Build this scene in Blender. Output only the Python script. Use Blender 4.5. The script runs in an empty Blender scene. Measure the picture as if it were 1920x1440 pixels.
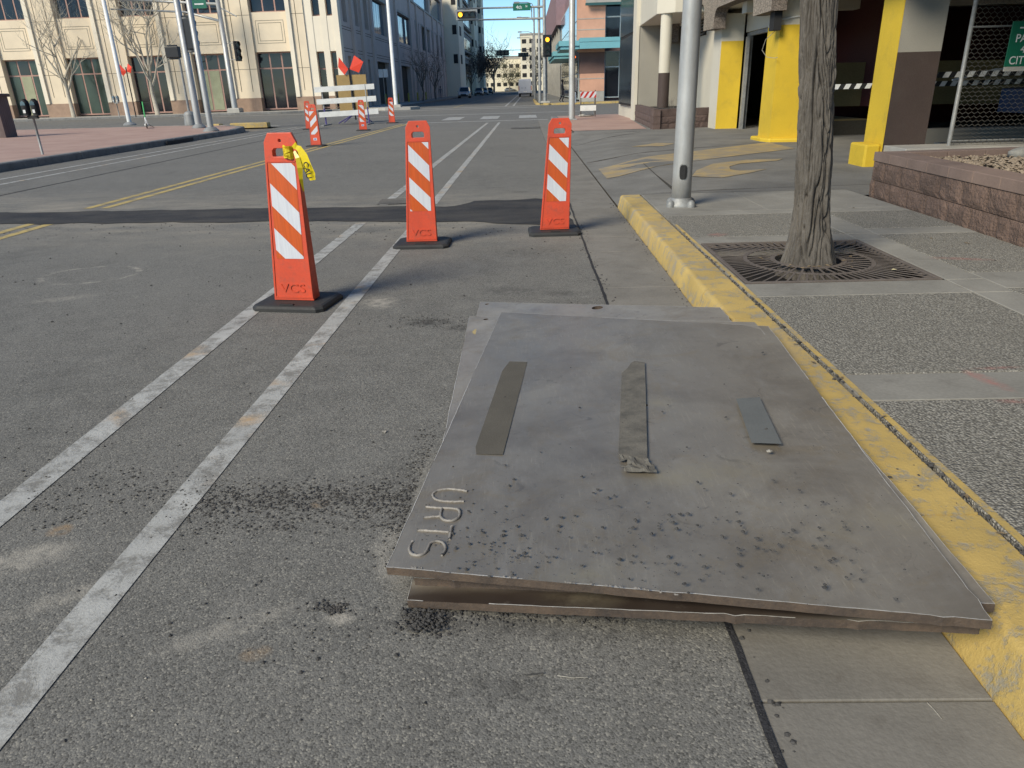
import bpy, bmesh, math, random
from mathutils import Vector, Matrix, noise
R = math.radians
random.seed(7)
scn = bpy.context.scene
col = scn.collection

# ------------------------------------------------------------------ camera
EYE = Vector((0, 0, 1.4)); FPX = 1360.0
_n = Vector((100, 3330, FPX)).normalized()                 # down, in camera axes (x right, y down, z forward)
_s = Vector((25, -556, FPX)); _s = (_s - _n * _s.dot(_n)).normalized()
_up = -_n; _r = _s.cross(_up)
MW = Matrix((_r, _s, _up))                                 # camera axes -> world
cam = bpy.data.cameras.new('camera'); co = bpy.data.objects.new('camera', cam); col.objects.link(co)
cx_, cy_, cz_ = MW.col[0], -MW.col[1], -MW.col[2]
co.matrix_world = Matrix.Translation(EYE) @ Matrix((cx_, cy_, cz_)).transposed().to_4x4()
cam.sensor_width = 36; cam.lens = 36 * FPX / 1920; cam.clip_start = 0.05; cam.clip_end = 5000
scn.camera = co
# ------------------------------------------------------------------ light
SUN_EL, SUN_AZ = 36.0, 223.0                               # azimuth clockwise from +Y: sun behind and to the left
w = bpy.data.worlds.new('World'); scn.world = w; w.use_nodes = True
nt = w.node_tree; bg = nt.nodes['Background']
sky = nt.nodes.new('ShaderNodeTexSky'); sky.sky_type = 'NISHITA'; sky.sun_disc = False
sky.sun_elevation = R(SUN_EL); sky.sun_rotation = R(SUN_AZ); sky.altitude = 1500; sky.air_density = .8; sky.dust_density = 0.0; sky.ozone_density = 2.0
hs = nt.nodes.new('ShaderNodeHueSaturation'); hs.inputs['Saturation'].default_value = 1.25
nt.links.new(sky.outputs[0], hs.inputs['Color']); nt.links.new(hs.outputs[0], bg.inputs[0]); bg.inputs[1].default_value = 0.125
sl = bpy.data.lights.new('sun', 'SUN'); sl.energy = 3.4; sl.angle = R(25); sl.color = (1, .94, .84)
so = bpy.data.objects.new('sun', sl); col.objects.link(so)
sd = Vector((math.sin(R(SUN_AZ)) * math.cos(R(SUN_EL)), math.cos(R(SUN_AZ)) * math.cos(R(SUN_EL)), math.sin(R(SUN_EL))))
so.rotation_euler = sd.to_track_quat('Z', 'Y').to_euler(); so.location = (0, 0, 60)
scn.view_settings.view_transform = 'Standard'; scn.view_settings.look = 'None'
scn.view_settings.exposure = 0.48; scn.view_settings.gamma = 1
scn.view_settings.use_curve_mapping = False
scn.view_settings.use_white_balance = True; scn.view_settings.white_balance_temperature = 7100; scn.view_settings.white_balance_tint = 6

# ------------------------------------------------------------------ measuring helpers (photo coordinates -> places)
def ray(x, y): return MW @ Vector((x - 960, y - 720, FPX))
def G(x, y, z=0.0):
    v = ray(x, y); return EYE + v * ((z - EYE.z) / v.z)
def AY(x, y, Y):
    v = ray(x, y); return v * (Y / v.y) + EYE
def AX(x, y, X):
    v = ray(x, y); return v * (X / v.x) + EYE

# ------------------------------------------------------------------ mesh builder
WL = {}
class MB:
    def __init__(s): s.v = []; s.f = []; s.m = []
    def add(s, vs, fs, mi=0):
        o = len(s.v); s.v += [tuple(p) for p in vs]
        for f in fs: s.f.append([o + i for i in f]); s.m.append(mi)
        return s
    def box(s, x0, x1, y0, y1, z0, z1, mi=0):
        return s.add([(x0,y0,z0),(x1,y0,z0),(x1,y1,z0),(x0,y1,z0),(x0,y0,z1),(x1,y0,z1),(x1,y1,z1),(x0,y1,z1)],
              [(0,3,2,1),(4,5,6,7),(0,1,5,4),(1,2,6,5),(2,3,7,6),(3,0,4,7)], mi)
    def cbox(s, x0, x1, y0, y1, z0, z1, c=.01, mi=0):
        """box with chamfered top edges"""
        v = [(x0,y0,z0),(x1,y0,z0),(x1,y1,z0),(x0,y1,z0),(x0,y0,z1-c),(x1,y0,z1-c),(x1,y1,z1-c),(x0,y1,z1-c),
             (x0+c,y0+c,z1),(x1-c,y0+c,z1),(x1-c,y1-c,z1),(x0+c,y1-c,z1)]
        return s.add(v, [(0,3,2,1),(8,9,10,11),(0,1,5,4),(1,2,6,5),(2,3,7,6),(3,0,4,7),(4,5,9,8),(5,6,10,9),(6,7,11,10),(7,4,8,11)], mi)
    def obox(s, c, ax, ay, az, mi=0):
        """box from centre and half-axis vectors"""
        c = Vector(c); ax = Vector(ax); ay = Vector(ay); az = Vector(az)
        vs = [c + sx*ax + sy*ay + sz*az for sz in (-1,1) for sx, sy in ((-1,-1),(1,-1),(1,1),(-1,1))]
        return s.add(vs, [(0,3,2,1),(4,5,6,7),(0,1,5,4),(1,2,6,5),(2,3,7,6),(3,0,4,7)], mi)
    def quad(s, pts, mi=0): return s.add(pts, [tuple(range(len(pts)))], mi)
    def prism(s, pts, z0, z1, mi=0):
        n = len(pts); vs = [(p[0],p[1],z0) for p in pts] + [(p[0],p[1],z1) for p in pts]
        a = sum(pts[i][0]*pts[(i+1)%n][1]-pts[(i+1)%n][0]*pts[i][1] for i in range(n))
        if a < 0: vs = vs[:n][::-1] + vs[n:][::-1]
        return s.add(vs, [tuple(range(n))[::-1], tuple(range(n,2*n))] + [(i,(i+1)%n,n+(i+1)%n,n+i) for i in range(n)], mi)
    def tube(s, path, r, n=8, mi=0, cap=True):
        path = [Vector(p) for p in path]; rs = r if isinstance(r, (list, tuple)) else [r]*len(path)
        vs = []; up = None
        for i, p in enumerate(path):
            d = (path[min(i+1,len(path)-1)] - path[max(i-1,0)]).normalized()
            if up is None:
                up = Vector((0,0,1)) if abs(d.z) < .9 else Vector((1,0,0))
            a = d.cross(up)
            if a.length < 1e-5: a = d.cross(Vector((0,1,0)))
            a.normalize(); b = a.cross(d).normalized(); up = b
            for k in range(n):
                t = 2*math.pi*k/n; vs.append(p + (a*math.cos(t) + b*math.sin(t))*rs[i])
        fs = []
        for i in range(len(path)-1):
            for k in range(n):
                fs.append((i*n+k, i*n+(k+1)%n, (i+1)*n+(k+1)%n, (i+1)*n+k))
        if cap: fs.append(tuple(range(n))); fs.append(tuple(range((len(path)-1)*n, len(path)*n))[::-1])
        return s.add(vs, fs, mi)
    def lathe(s, prof, c=(0,0,0), n=20, mi=0, sx=1, sy=1):
        c = Vector(c); vs = []
        for r, z in prof:
            for k in range(n):
                t = 2*math.pi*k/n; vs.append(c + Vector((r*math.cos(t)*sx, r*math.sin(t)*sy, z)))
        fs = [(i*n+k, i*n+(k+1)%n, (i+1)*n+(k+1)%n, (i+1)*n+k) for i in range(len(prof)-1) for k in range(n)]
        fs.append(tuple(range(n))[::-1]); fs.append(tuple(range((len(prof)-1)*n, len(prof)*n)))
        return s.add(vs, fs, mi)
    def wheel(s, c, r, wd, n=20, mi=0, axis='x'):
        c = Vector(c); d = Vector((1,0,0)) if axis == 'x' else Vector((0,1,0))
        return s.tube([c-d*wd/2, c-d*wd*.35, c+d*wd*.35, c+d*wd/2], [r*.93, r, r, r*.93], n, mi)
    def rock(s, c, r, mi=0, flat=.75):
        t = random.random()*6.28; vs = []
        for k in range(5):
            a = t + k*1.2566; q = r*random.uniform(.7,1.15); vs.append((c[0]+q*math.cos(a), c[1]+q*math.sin(a), c[2]+r*random.uniform(-.1,.4)))
        vs.append((c[0]+r*random.uniform(-.2,.2), c[1]+r*random.uniform(-.2,.2), c[2]+r*flat*random.uniform(.8,1.3)))
        vs.append((c[0], c[1], c[2]-r*.4))
        return s.add(vs, [(k,(k+1)%5,5) for k in range(5)] + [((k+1)%5,k,6) for k in range(5)], mi)
    def build(s, name, mats, parent=None, smooth=False, bevel=0, origin=None, sharp=None):
        me = bpy.data.meshes.new(name)
        if parent is not None: off = WL[parent]
        elif origin is not None: off = Vector(origin)
        else: off = Vector((0,0,0))
        me.from_pydata([(x-off[0], y-off[1], z-off[2]) for x, y, z in s.v], [], s.f); me.update()
        if not isinstance(mats, (list, tuple)): mats = [mats]
        for m in mats: me.materials.append(m)
        if len(mats) > 1:
            me.polygons.foreach_set('material_index', s.m)
        if smooth: me.polygons.foreach_set('use_smooth', [True]*len(me.polygons))
        if smooth and sharp:
            me.set_sharp_from_angle(angle=R(sharp))
        o = bpy.data.objects.new(name, me); col.objects.link(o)
        if parent is not None: o.parent = parent; WL[o] = off
        else: o.location = off; WL[o] = Vector(off)
        if bevel:
            b = o.modifiers.new('bevel', 'BEVEL'); b.width = bevel; b.segments = 2; b.limit_method = 'ANGLE'; b.angle_limit = R(40)
        return o

def tag(o, label=None, cat=None, group=None, kind=None):
    if label: o['label'] = label
    if cat: o['category'] = cat
    if group: o['group'] = group
    if kind: o['kind'] = kind
    return o
def thing(name, loc, label, cat, group=None):
    o = bpy.data.objects.new(name, None); col.objects.link(o); o.location = loc; o.empty_display_size = .2
    WL[o] = Vector(loc); return tag(o, label, cat, group)
def struct(o): o['kind'] = 'structure'; return o
def dup(root, loc, rz=None, label=None):
    def cp(o, par):
        c = o.copy(); col.objects.link(c)
        if par is not None: c.parent = par
        for ch in [q for q in o.children]: cp(ch, c)
        return c
    r = cp(root, None); r.location = loc; WL[r] = Vector(loc)
    if rz is not None: r.rotation_euler.z = rz
    if label: r['label'] = label
    return r

def poly_plate(outer, holes, to3, thick, normal, name, mat, parent=None, origin=None, kind=None):
    """flat plate with holes; outer/holes are 2-D, to3 maps 2-D to 3-D (top face)"""
    bm = bmesh.new(); edges = []
    for loop in [outer] + holes:
        vs = [bm.verts.new(to3(p)) for p in loop]
        edges += [bm.edges.new((vs[i], vs[(i+1) % len(vs)])) for i in range(len(vs))]
    bmesh.ops.triangle_fill(bm, use_beauty=True, use_dissolve=True, edges=edges)
    N = Vector(normal).normalized()
    for f in bm.faces:
        f.normal_update()
        if f.normal.dot(N) < 0: f.normal_flip()
    top = list(bm.faces)
    r = bmesh.ops.duplicate(bm, geom=top + list(bm.edges) + list(bm.verts))
    vm = r['vert_map']; nv = [g for g in r['geom'] if isinstance(g, bmesh.types.BMVert)]
    for v in nv: v.co -= N * thick
    for f in [g for g in r['geom'] if isinstance(g, bmesh.types.BMFace)]: f.normal_flip()
    for e in edges:
        if e.is_valid and len(e.link_faces) == 1:
            a, b = e.verts; f = e.link_faces[0]
            lp = [l for l in f.loops if l.edge == e][0]
            a, b = lp.vert, lp.link_loop_next.vert
            bm.faces.new((b, a, vm[a], vm[b]))
    me = bpy.data.meshes.new(name)
    off = WL[parent] if parent is not None else Vector(origin or (0,0,0))
    for v in bm.verts: v.co -= off
    bm.to_mesh(me); bm.free(); me.materials.append(mat)
    o = bpy.data.objects.new(name, me); col.objects.link(o)
    if parent is not None: o.parent = parent
    else: o.location = off
    WL[o] = Vector(off)
    if kind: o['kind'] = kind
    return o
def circ(cx, cy, r, n=16, sx=1, sy=1): return [(cx+r*sx*math.cos(2*math.pi*k/n), cy+r*sy*math.sin(2*math.pi*k/n)) for k in range(n)]

def text(name, body, size, loc, xdir, ydir, mat, parent, extrude=.002, align='CENTER', sx=1.0, bold=0.0):
    cu = bpy.data.curves.new(name, 'FONT'); cu.body = body; cu.size = size; cu.extrude = extrude; cu.align_x = align; cu.align_y = 'CENTER'; cu.offset = bold
    t = bpy.data.objects.new('tmp', cu); col.objects.link(t)
    dg = bpy.context.evaluated_depsgraph_get(); me = bpy.data.meshes.new_from_object(t.evaluated_get(dg)); bpy.data.objects.remove(t)
    X = Vector(xdir).normalized(); Y = Vector(ydir).normalized(); N = X.cross(Y)
    off = WL[parent]; loc = Vector(loc)
    for v in me.vertices:
        p = v.co.copy(); v.co = loc + X*p.x*sx + Y*p.y + N*p.z - off
    me.materials.clear(); me.materials.append(mat)
    o = bpy.data.objects.new(name, me); col.objects.link(o); o.parent = parent; WL[o] = off
    return o

# ------------------------------------------------------------------ materials
def nodes(m):
    m.use_nodes = True; t = m.node_tree; return t, t.nodes, t.links, t.nodes['Principled BSDF']
def N_(t, ty, **k):
    n = t.nodes.new(ty)
    for a, b in k.items():
        if a.startswith('i_'): n.inputs[a[2:].replace('_', ' ')].default_value = b
        else: setattr(n, a, b)
    return n
def pos(t, scale=(1,1,1)):
    g = N_(t, 'ShaderNodeNewGeometry'); mp = N_(t, 'ShaderNodeMapping'); mp.inputs['Scale'].default_value = scale
    t.links.new(g.outputs['Position'], mp.inputs['Vector']); return mp.outputs[0]
def noi(t, vec, scale, detail=4, rough=.55, dist=0):
    n = N_(t, 'ShaderNodeTexNoise'); n.inputs['Scale'].default_value = scale; n.inputs['Detail'].default_value = detail
    n.inputs['Roughness'].default_value = rough; n.inputs['Distortion'].default_value = dist; t.links.new(vec, n.inputs['Vector']); return n.outputs['Fac']
def ramp(t, fac, lo, hi, a=0.0, b=1.0):
    n = N_(t, 'ShaderNodeMapRange'); n.inputs['From Min'].default_value = lo; n.inputs['From Max'].default_value = hi
    n.inputs['To Min'].default_value = a; n.inputs['To Max'].default_value = b; t.links.new(fac, n.inputs['Value']); return n.outputs[0]
def mth(t, op, a, b=None, c=None):
    n = N_(t, 'ShaderNodeMath', operation=op)
    for i, q in enumerate((a, b, c)):
        if q is None: continue
        if isinstance(q, (int, float)): n.inputs[i].default_value = q
        else: t.links.new(q, n.inputs[i])
    return n.outputs[0]
def mixc(t, fac, a, b, mode='MIX'):
    n = N_(t, 'ShaderNodeMix', data_type='RGBA', blend_type=mode)
    if isinstance(fac, (int, float)): n.inputs[0].default_value = fac
    else: t.links.new(fac, n.inputs[0])
    for i, q in ((6, a), (7, b)):
        if isinstance(q, tuple): n.inputs[i].default_value = (*q[:3], 1)
        else: t.links.new(q, n.inputs[i])
    return n.outputs[2]
def bump(t, h, strength=.3, dist=.01, prev=None):
    n = N_(t, 'ShaderNodeBump'); n.inputs['Strength'].default_value = strength; n.inputs['Distance'].default_value = dist
    t.links.new(h, n.inputs['Height'])
    if prev: t.links.new(prev, n.inputs['Normal'])
    return n.outputs[0]
def mat(name, c, rough=.8, var=.12, vs=2.0, fine=40, fb=.15, metal=0.0, c2=None, dirt=0.0, spec=None, stretch=(1,1,1), bd=.004, red=False):
    """weathered plain material: base colour with two scales of variation, fine relief and some dirt"""
    m = bpy.data.materials.new(name); t, n, l, p = nodes(m); v = pos(t, stretch)
    a = noi(t, v, vs, 5, .6); b = noi(t, v, fine, 4, .6)
    c2 = c2 or tuple(x*(1-var*2) for x in c)
    k = mth(t, 'ADD', mth(t, 'MULTIPLY', a, .7), mth(t, 'MULTIPLY', b, .3))
    cc = mixc(t, ramp(t, k, .35, .65), c, c2)
    if dirt: cc = mixc(t, mth(t, 'MULTIPLY', ramp(t, noi(t, v, vs*3.1, 6, .7, .6), .52, .75), dirt), cc, (.09, .075, .06))
    if red: cc = red_marks(t, cc)
    l.new(cc, p.inputs['Base Color']); p.inputs['Metallic'].default_value = metal
    l.new(ramp(t, b, .3, .7, max(.03, rough-.08), min(1, rough+.08)), p.inputs['Roughness'])
    if spec is not None: p.inputs['Specular IOR Level'].default_value = spec
    if fb: l.new(bump(t, b, fb, bd), p.inputs['Normal'])
    return m
def glass(name, c=(.02,.025,.03), rough=.06, var=.5):
    m = bpy.data.materials.new(name); t, n, l, p = nodes(m); v = pos(t)
    a = noi(t, v, .5, 3); l.new(mixc(t, ramp(t, a, .35, .65), c, tuple(x*(1-var) for x in c)), p.inputs['Base Color'])
    p.inputs['Roughness'].default_value = rough; p.inputs['IOR'].default_value = 1.5; p.inputs['Specular IOR Level'].default_value = .5
    l.new(bump(t, noi(t, v, .9, 1), .08, .05), p.inputs['Normal']); return m
def lampm(name, c, e):
    m = bpy.data.materials.new(name); t, n, l, p = nodes(m); p.inputs['Base Color'].default_value = (*c, 1)
    p.inputs['Emission Color'].default_value = (*c, 1); p.inputs['Emission Strength'].default_value = e; return m

def spot(t, x, y, rx, ry, ang=0, soft=.5, nz=14, lo=.4, hi=.62, ring=None):
    """mask of one stain or painted shade at a place of its own, broken up by noise"""
    g = N_(t, 'ShaderNodeNewGeometry'); a = N_(t, 'ShaderNodeVectorMath', operation='SUBTRACT'); t.links.new(g.outputs['Position'], a.inputs[0]); a.inputs[1].default_value = (x, y, 0)
    r_ = N_(t, 'ShaderNodeVectorRotate', rotation_type='Z_AXIS'); t.links.new(a.outputs[0], r_.inputs['Vector']); r_.inputs['Angle'].default_value = -ang
    m_ = N_(t, 'ShaderNodeVectorMath', operation='MULTIPLY'); t.links.new(r_.outputs[0], m_.inputs[0]); m_.inputs[1].default_value = (1/rx, 1/ry, 0)
    l_ = N_(t, 'ShaderNodeVectorMath', operation='LENGTH'); t.links.new(m_.outputs[0], l_.inputs[0]); d = l_.outputs['Value']
    if ring: d = mth(t, 'MULTIPLY', mth(t, 'ABSOLUTE', mth(t, 'SUBTRACT', d, 1.0)), 1/ring)
    return mth(t, 'MULTIPLY', ramp(t, d, 1-soft, 1.0, 1, 0), ramp(t, noi(t, pos(t), nz, 6, .7), lo, hi))
def asphalt(name, base, seed=0, dark=0.0, coarse=1.0, dust=0.6, spots=None):
    m = bpy.data.materials.new(name); t, n, l, p = nodes(m); v = pos(t)
    big = noi(t, v, .45, 6, .62); mid = noi(t, v, 5, 6, .65); fin = noi(t, v, 70*coarse, 5, .7)
    vo = N_(t, 'ShaderNodeTexVoronoi'); vo.inputs['Scale'].default_value = 190*coarse; l.new(v, vo.inputs['Vector'])
    sep = N_(t, 'ShaderNodeSeparateColor'); l.new(vo.outputs['Color'], sep.inputs[0])
    c = mixc(t, ramp(t, big, .3, .7), tuple(x*.76 for x in base), tuple(x*1.18 for x in base))
    c = mixc(t, mth(t, 'MULTIPLY', ramp(t, noi(t, pos(t, (3.2, .35, 1)), 1.1, 6, .65), .5, .75), .35), c, tuple(x*.68 for x in base))
    c = mixc(t, ramp(t, mid, .35, .7), c, tuple(x*1.2 for x in base))
    c = mixc(t, mth(t, 'MULTIPLY', ramp(t, sep.outputs[0], .72, .95), .8), c, (base[0]*1.9, base[1]*1.85, base[2]*1.75))
    c = mixc(t, mth(t, 'MULTIPLY', ramp(t, sep.outputs[1], .66, .88), .75), c, (base[0]*.42, base[1]*.42, base[2]*.42))
    if dust:
        xyz = N_(t, 'ShaderNodeSeparateXYZ'); g = N_(t, 'ShaderNodeNewGeometry'); l.new(g.outputs['Position'], xyz.inputs[0])
        # pale cement dust beside the trench
        yd = mth(t, 'ABSOLUTE', mth(t, 'SUBTRACT', mth(t, 'ADD', xyz.outputs[1], mth(t, 'MULTIPLY', xyz.outputs[0], .16)), 8.7))
        band = mth(t, 'MULTIPLY', ramp(t, yd, .5, 2.6, 1, 0), ramp(t, noi(t, pos(t, (.7, 1.6, 1)), 1.6, 6, .7), .38, .68))
        c = mixc(t, mth(t, 'MULTIPLY', band, dust*1.1), c, (.34, .30, .24))
        blot = ramp(t, noi(t, v, 1.9, 8, .78, .5), .58, .74)
        c = mixc(t, mth(t, 'MULTIPLY', blot, dust*.45), c, (.33, .31, .27))
        scr = ramp(t, noi(t, pos(t, (1.2, 7, 1)), 2.6, 7, .8, 1.6), .60, .70)
        c = mixc(t, mth(t, 'MULTIPLY', scr, dust*.6), c, (.36, .35, .33))
        oil = ramp(t, noi(t, pos(t, (1.0, .5, 1)), .9, 5, .7, .4), .60, .78)
        c = mixc(t, mth(t, 'MULTIPLY', oil, .45), c, tuple(x*.45 for x in base))
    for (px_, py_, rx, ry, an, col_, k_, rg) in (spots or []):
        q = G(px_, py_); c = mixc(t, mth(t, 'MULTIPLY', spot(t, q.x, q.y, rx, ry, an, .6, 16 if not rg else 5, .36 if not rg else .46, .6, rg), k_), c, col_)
    l.new(c, p.inputs['Base Color']); p.inputs['Roughness'].default_value = .88; p.inputs['Specular IOR Level'].default_value = .3
    h = mth(t, 'ADD', mth(t, 'MULTIPLY', vo.outputs['Distance'], -.8), fin)
    b1 = bump(t, h, .55, .003); l.new(bump(t, mid, .3, .01, b1), p.inputs['Normal'])
    return m
def red_marks(t, c):
    for px_, py_, rx, ry, an in ((1345,440,.12,.09,.5),(1850,712,.05,.17,.25),(1905,752,.10,.03,0),(1800,485,.26,.06,-.3),(1870,690,.14,.025,.05)):
        q = G(px_, py_, .15); c = mixc(t, mth(t, 'MULTIPLY', spot(t, q.x, q.y, rx, ry, an, .9, 20, .35, .65), .6), c, (.42,.10,.08))
    return c
def aggregate(name, scale=105, lo=(.07,.065,.055), hi=(.42,.40,.36), base=(.265,.248,.212)):
    m = bpy.data.materials.new(name); t, n, l, p = nodes(m); v = pos(t)
    vo = N_(t, 'ShaderNodeTexVoronoi'); vo.inputs['Scale'].default_value = scale; l.new(v, vo.inputs['Vector'])
    sep = N_(t, 'ShaderNodeSeparateColor'); l.new(vo.outputs['Color'], sep.inputs[0])
    c = mixc(t, ramp(t, sep.outputs[0], .1, .95), tuple(x*.8 for x in base), tuple(x*1.45 for x in base))
    c = mixc(t, mth(t, 'MULTIPLY', ramp(t, sep.outputs[1], .84, .95), .6), c, hi)
    c = mixc(t, mth(t, 'MULTIPLY', ramp(t, sep.outputs[2], .8, .9), .6), c, lo)
    c = mixc(t, ramp(t, vo.outputs['Distance'], .35, .75), c, tuple(x*.45 for x in base))
    c = mixc(t, mth(t, 'MULTIPLY', ramp(t, noi(t, v, 1.3, 5, .7), .4, .7), .35), c, tuple(x*.6 for x in base))
    c = red_marks(t, c)
    l.new(c, p.inputs['Base Color']); p.inputs['Roughness'].default_value = .85
    l.new(bump(t, mth(t, 'SUBTRACT', 1, vo.outputs['Distance']), .9, .008), p.inputs['Normal']); return m
def worn(name, paint, under, cover=.5, scale=6, stain=None, rough=.7, stretch=(1,1,1), soft=.06, crack=True):
    """paint worn through to what lies under it"""
    m = bpy.data.materials.new(name); t, n, l, p = nodes(m); v = pos(t, stretch); v0 = pos(t)
    a = noi(t, v, scale, 8, .72, .3); f = noi(t, v0, 90, 4, .7)
    k = mth(t, 'ADD', mth(t, 'MULTIPLY', a, .72), mth(t, 'MULTIPLY', f, .28))
    msk = ramp(t, k, cover-soft, cover+soft)
    pc = mixc(t, ramp(t, noi(t, v0, 2.5, 5, .65), .35, .7), paint, tuple(x*.74 for x in paint))
    if stain: pc = mixc(t, mth(t, 'MULTIPLY', ramp(t, noi(t, v0, 2.1, 5, .6, .3), .56, .68), .8), pc, stain)
    c = mixc(t, msk, pc, under)
    l.new(c, p.inputs['Base Color']); p.inputs['Roughness'].default_value = rough
    l.new(bump(t, mth(t, 'SUBTRACT', f, mth(t, 'MULTIPLY', msk, .6)), .8, .004), p.inputs['Normal']); return m

PALE = (.38,.35,.30); DK = (.045,.043,.04); RUSTY = (.30,.20,.11)
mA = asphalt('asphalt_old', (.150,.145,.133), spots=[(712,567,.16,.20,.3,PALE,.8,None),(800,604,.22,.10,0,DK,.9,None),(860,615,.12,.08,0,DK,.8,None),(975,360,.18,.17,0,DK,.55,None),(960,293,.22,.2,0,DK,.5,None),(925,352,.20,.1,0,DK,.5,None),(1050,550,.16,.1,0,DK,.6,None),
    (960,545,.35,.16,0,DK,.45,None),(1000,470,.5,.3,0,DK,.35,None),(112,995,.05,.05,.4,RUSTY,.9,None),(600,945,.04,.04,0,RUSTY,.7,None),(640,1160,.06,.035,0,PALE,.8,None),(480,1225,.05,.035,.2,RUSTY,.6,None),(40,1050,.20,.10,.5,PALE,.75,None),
    (430,1180,.26,.05,.5,PALE,.45,None),(170,515,.40,.32,0,PALE,.6,.09),(120,560,.3,.1,.4,PALE,.4,None),(735,1040,.08,.22,.2,PALE,.6,None),(940,1290,.16,.07,0,DK,.5,None),(800,930,.06,.4,.12,PALE,.45,None),(1060,1180,.55,.05,-.05,DK,.6,None),(120,1120,.25,.05,.6,PALE,.5,None)]); mA2 = asphalt('asphalt_fresh', (.028,.028,.031), dust=.12)  # long dark spot before the plate stack: its shadow painted into the asphalt
mA3 = asphalt('asphalt_patch_old', (.105,.10,.094), dust=.3)
mAc = asphalt('asphalt_far', (.10,.10,.10), dust=.25)
mGrd = mat('dry_ground', (.22,.19,.15), .9)
mCon = mat('concrete_walk', (.275,.262,.232), .88, .18, 1.6, 60, .35, dirt=.35, red=True)
mConD = mat('concrete_drive', (.20,.192,.175), .88, .2, 1.1, 50, .35, dirt=.4)
mGut = mat('gutter_concrete', (.215,.20,.175), .9, .16, 2.2, 70, .5, dirt=.45)
mConL = mat('concrete_pale', (.42,.40,.36), .85, .12, 1.5, 40, .3, dirt=.2)
mJoint = mat('joint_dirt', (.05,.043,.035), .95, fb=.4)
mAgg = aggregate('exposed_aggregate')
mAggF = aggregate('fascia_aggregate', 38, (.10,.075,.06), (.5,.45,.38), (.30,.25,.20))
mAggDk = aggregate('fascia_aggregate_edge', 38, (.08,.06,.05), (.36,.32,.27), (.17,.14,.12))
mGravel = mat('planter_gravel', (.20,.145,.10), .9, .3, 25, 90, .4, c2=(.36,.29,.21))
mWhiteL = worn('white_line', (.44,.435,.41), (.20,.19,.17), .53, 8, (.42,.27,.13))
mYelL = worn('yellow_line', (.50,.37,.13), (.16,.15,.13), .56, 5)
mCurbY = worn('curb_yellow', (.52,.365,.12), (.30,.265,.20), .545, 10, (.36,.28,.16), soft=.045)
mCurbG = mat('curb_grey', (.22,.215,.205), .9, .2, 3, 50, .4, dirt=.5)
mYelD = worn('drive_yellow', (.42,.30,.13), (.22,.20,.17), .52, 3.2, soft=.1)
mRedSpray = worn('red_spray', (.33,.15,.13), (.26,.24,.21), .44, 14, soft=.07)
mSplit = mat('split_block', (.20,.13,.10), .92, .25, 4, 38, 1.0, bd=.03)
mCap = mat('wall_cap', (.235,.165,.135), .9, .15, 3, 60, .5)
mSplitD = mat('split_block_dark', (.125,.085,.075), .92, .18, 4, 55, .9, bd=.012)
mSteel = None
def steel(k_=1.0, nm='mill_steel'):
    m = bpy.data.materials.new(nm); t, n, l, p = nodes(m); v = pos(t)
    a = noi(t, v, 1.6, 6, .65, .3); b = noi(t, pos(t, (1, .35, 1)), 14, 6, .7); f = noi(t, v, 160, 3, .6)
    c = mixc(t, ramp(t, a, .3, .72), (.235*k_,.205*k_,.168*k_), (.33*k_,.298*k_,.25*k_))
    c = mixc(t, mth(t, 'MULTIPLY', ramp(t, b, .55, .75), .5), c, (.36,.34,.31))
    c = mixc(t, mth(t, 'MULTIPLY', ramp(t, noi(t, v, 3, 7, .78, .8), .52, .68), .5), c, (.27,.21,.13))
    c = mixc(t, mth(t, 'MULTIPLY', ramp(t, noi(t, v, 9, 5, .7, 1.0), .62, .7), .45), c, (.10,.09,.08))
    # scuffs: fine diagonal scratches
    mp = N_(t, 'ShaderNodeMapping'); mp.inputs['Rotation'].default_value = (0, 0, .45); mp.inputs['Scale'].default_value = (7, .6, 1)
    g = N_(t, 'ShaderNodeNewGeometry'); l.new(g.outputs['Position'], mp.inputs['Vector'])
    sc = mth(t, 'MULTIPLY', ramp(t, noi(t, mp.outputs[0], 16, 6, .85, .15), .55, .64), ramp(t, noi(t, v, 1.6, 3), .40, .56))
    c = mixc(t, mth(t, 'MULTIPLY', sc, .65), c, (.42,.37,.29))
    sp2 = ramp(t, noi(t, v, 70, 3, .7), .66, .72); c = mixc(t, mth(t, 'MULTIPLY', sp2, .5), c, (.40,.37,.32))
    sp3 = ramp(t, noi(t, v, 45, 4, .75), .64, .70); c = mixc(t, mth(t, 'MULTIPLY', sp3, .45), c, (.09,.075,.06))
    c = mixc(t, mth(t, 'MULTIPLY', ramp(t, noi(t, v, 2.4, 7, .72, .4), .46, .66), .42), c, (.13,.108,.085))
    if k_ > 1:  # lower plates: rust brown and shade painted in under the top plate's near edge
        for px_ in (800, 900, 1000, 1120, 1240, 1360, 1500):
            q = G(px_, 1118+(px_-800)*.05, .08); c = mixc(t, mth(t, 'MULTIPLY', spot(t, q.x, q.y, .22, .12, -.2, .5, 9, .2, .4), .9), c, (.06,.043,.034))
    for px_, py_, rx, ry in ((1230,760,.12,.10),(1240,900,.2,.12),(1100,1075,.16,.08),(1650,1010,.3,.12),(1350,900,.25,.14)):
        q = G(px_, py_, .15); c = mixc(t, mth(t, 'MULTIPLY', spot(t, q.x, q.y, rx, ry, 0, .9, 9, .35, .6), .45), c, (.36,.31,.21))
    l.new(c, p.inputs['Base Color']); p.inputs['Metallic'].default_value = .5
    l.new(ramp(t, mth(t, 'ADD', mth(t, 'MULTIPLY', a, .6), mth(t, 'MULTIPLY', b, .4)), .3, .7, .36, .58), p.inputs['Roughness'])
    b1 = bump(t, f, .12, .002); l.new(bump(t, noi(t, v, 6, 4), .12, .01, b1), p.inputs['Normal']); return m
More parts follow.
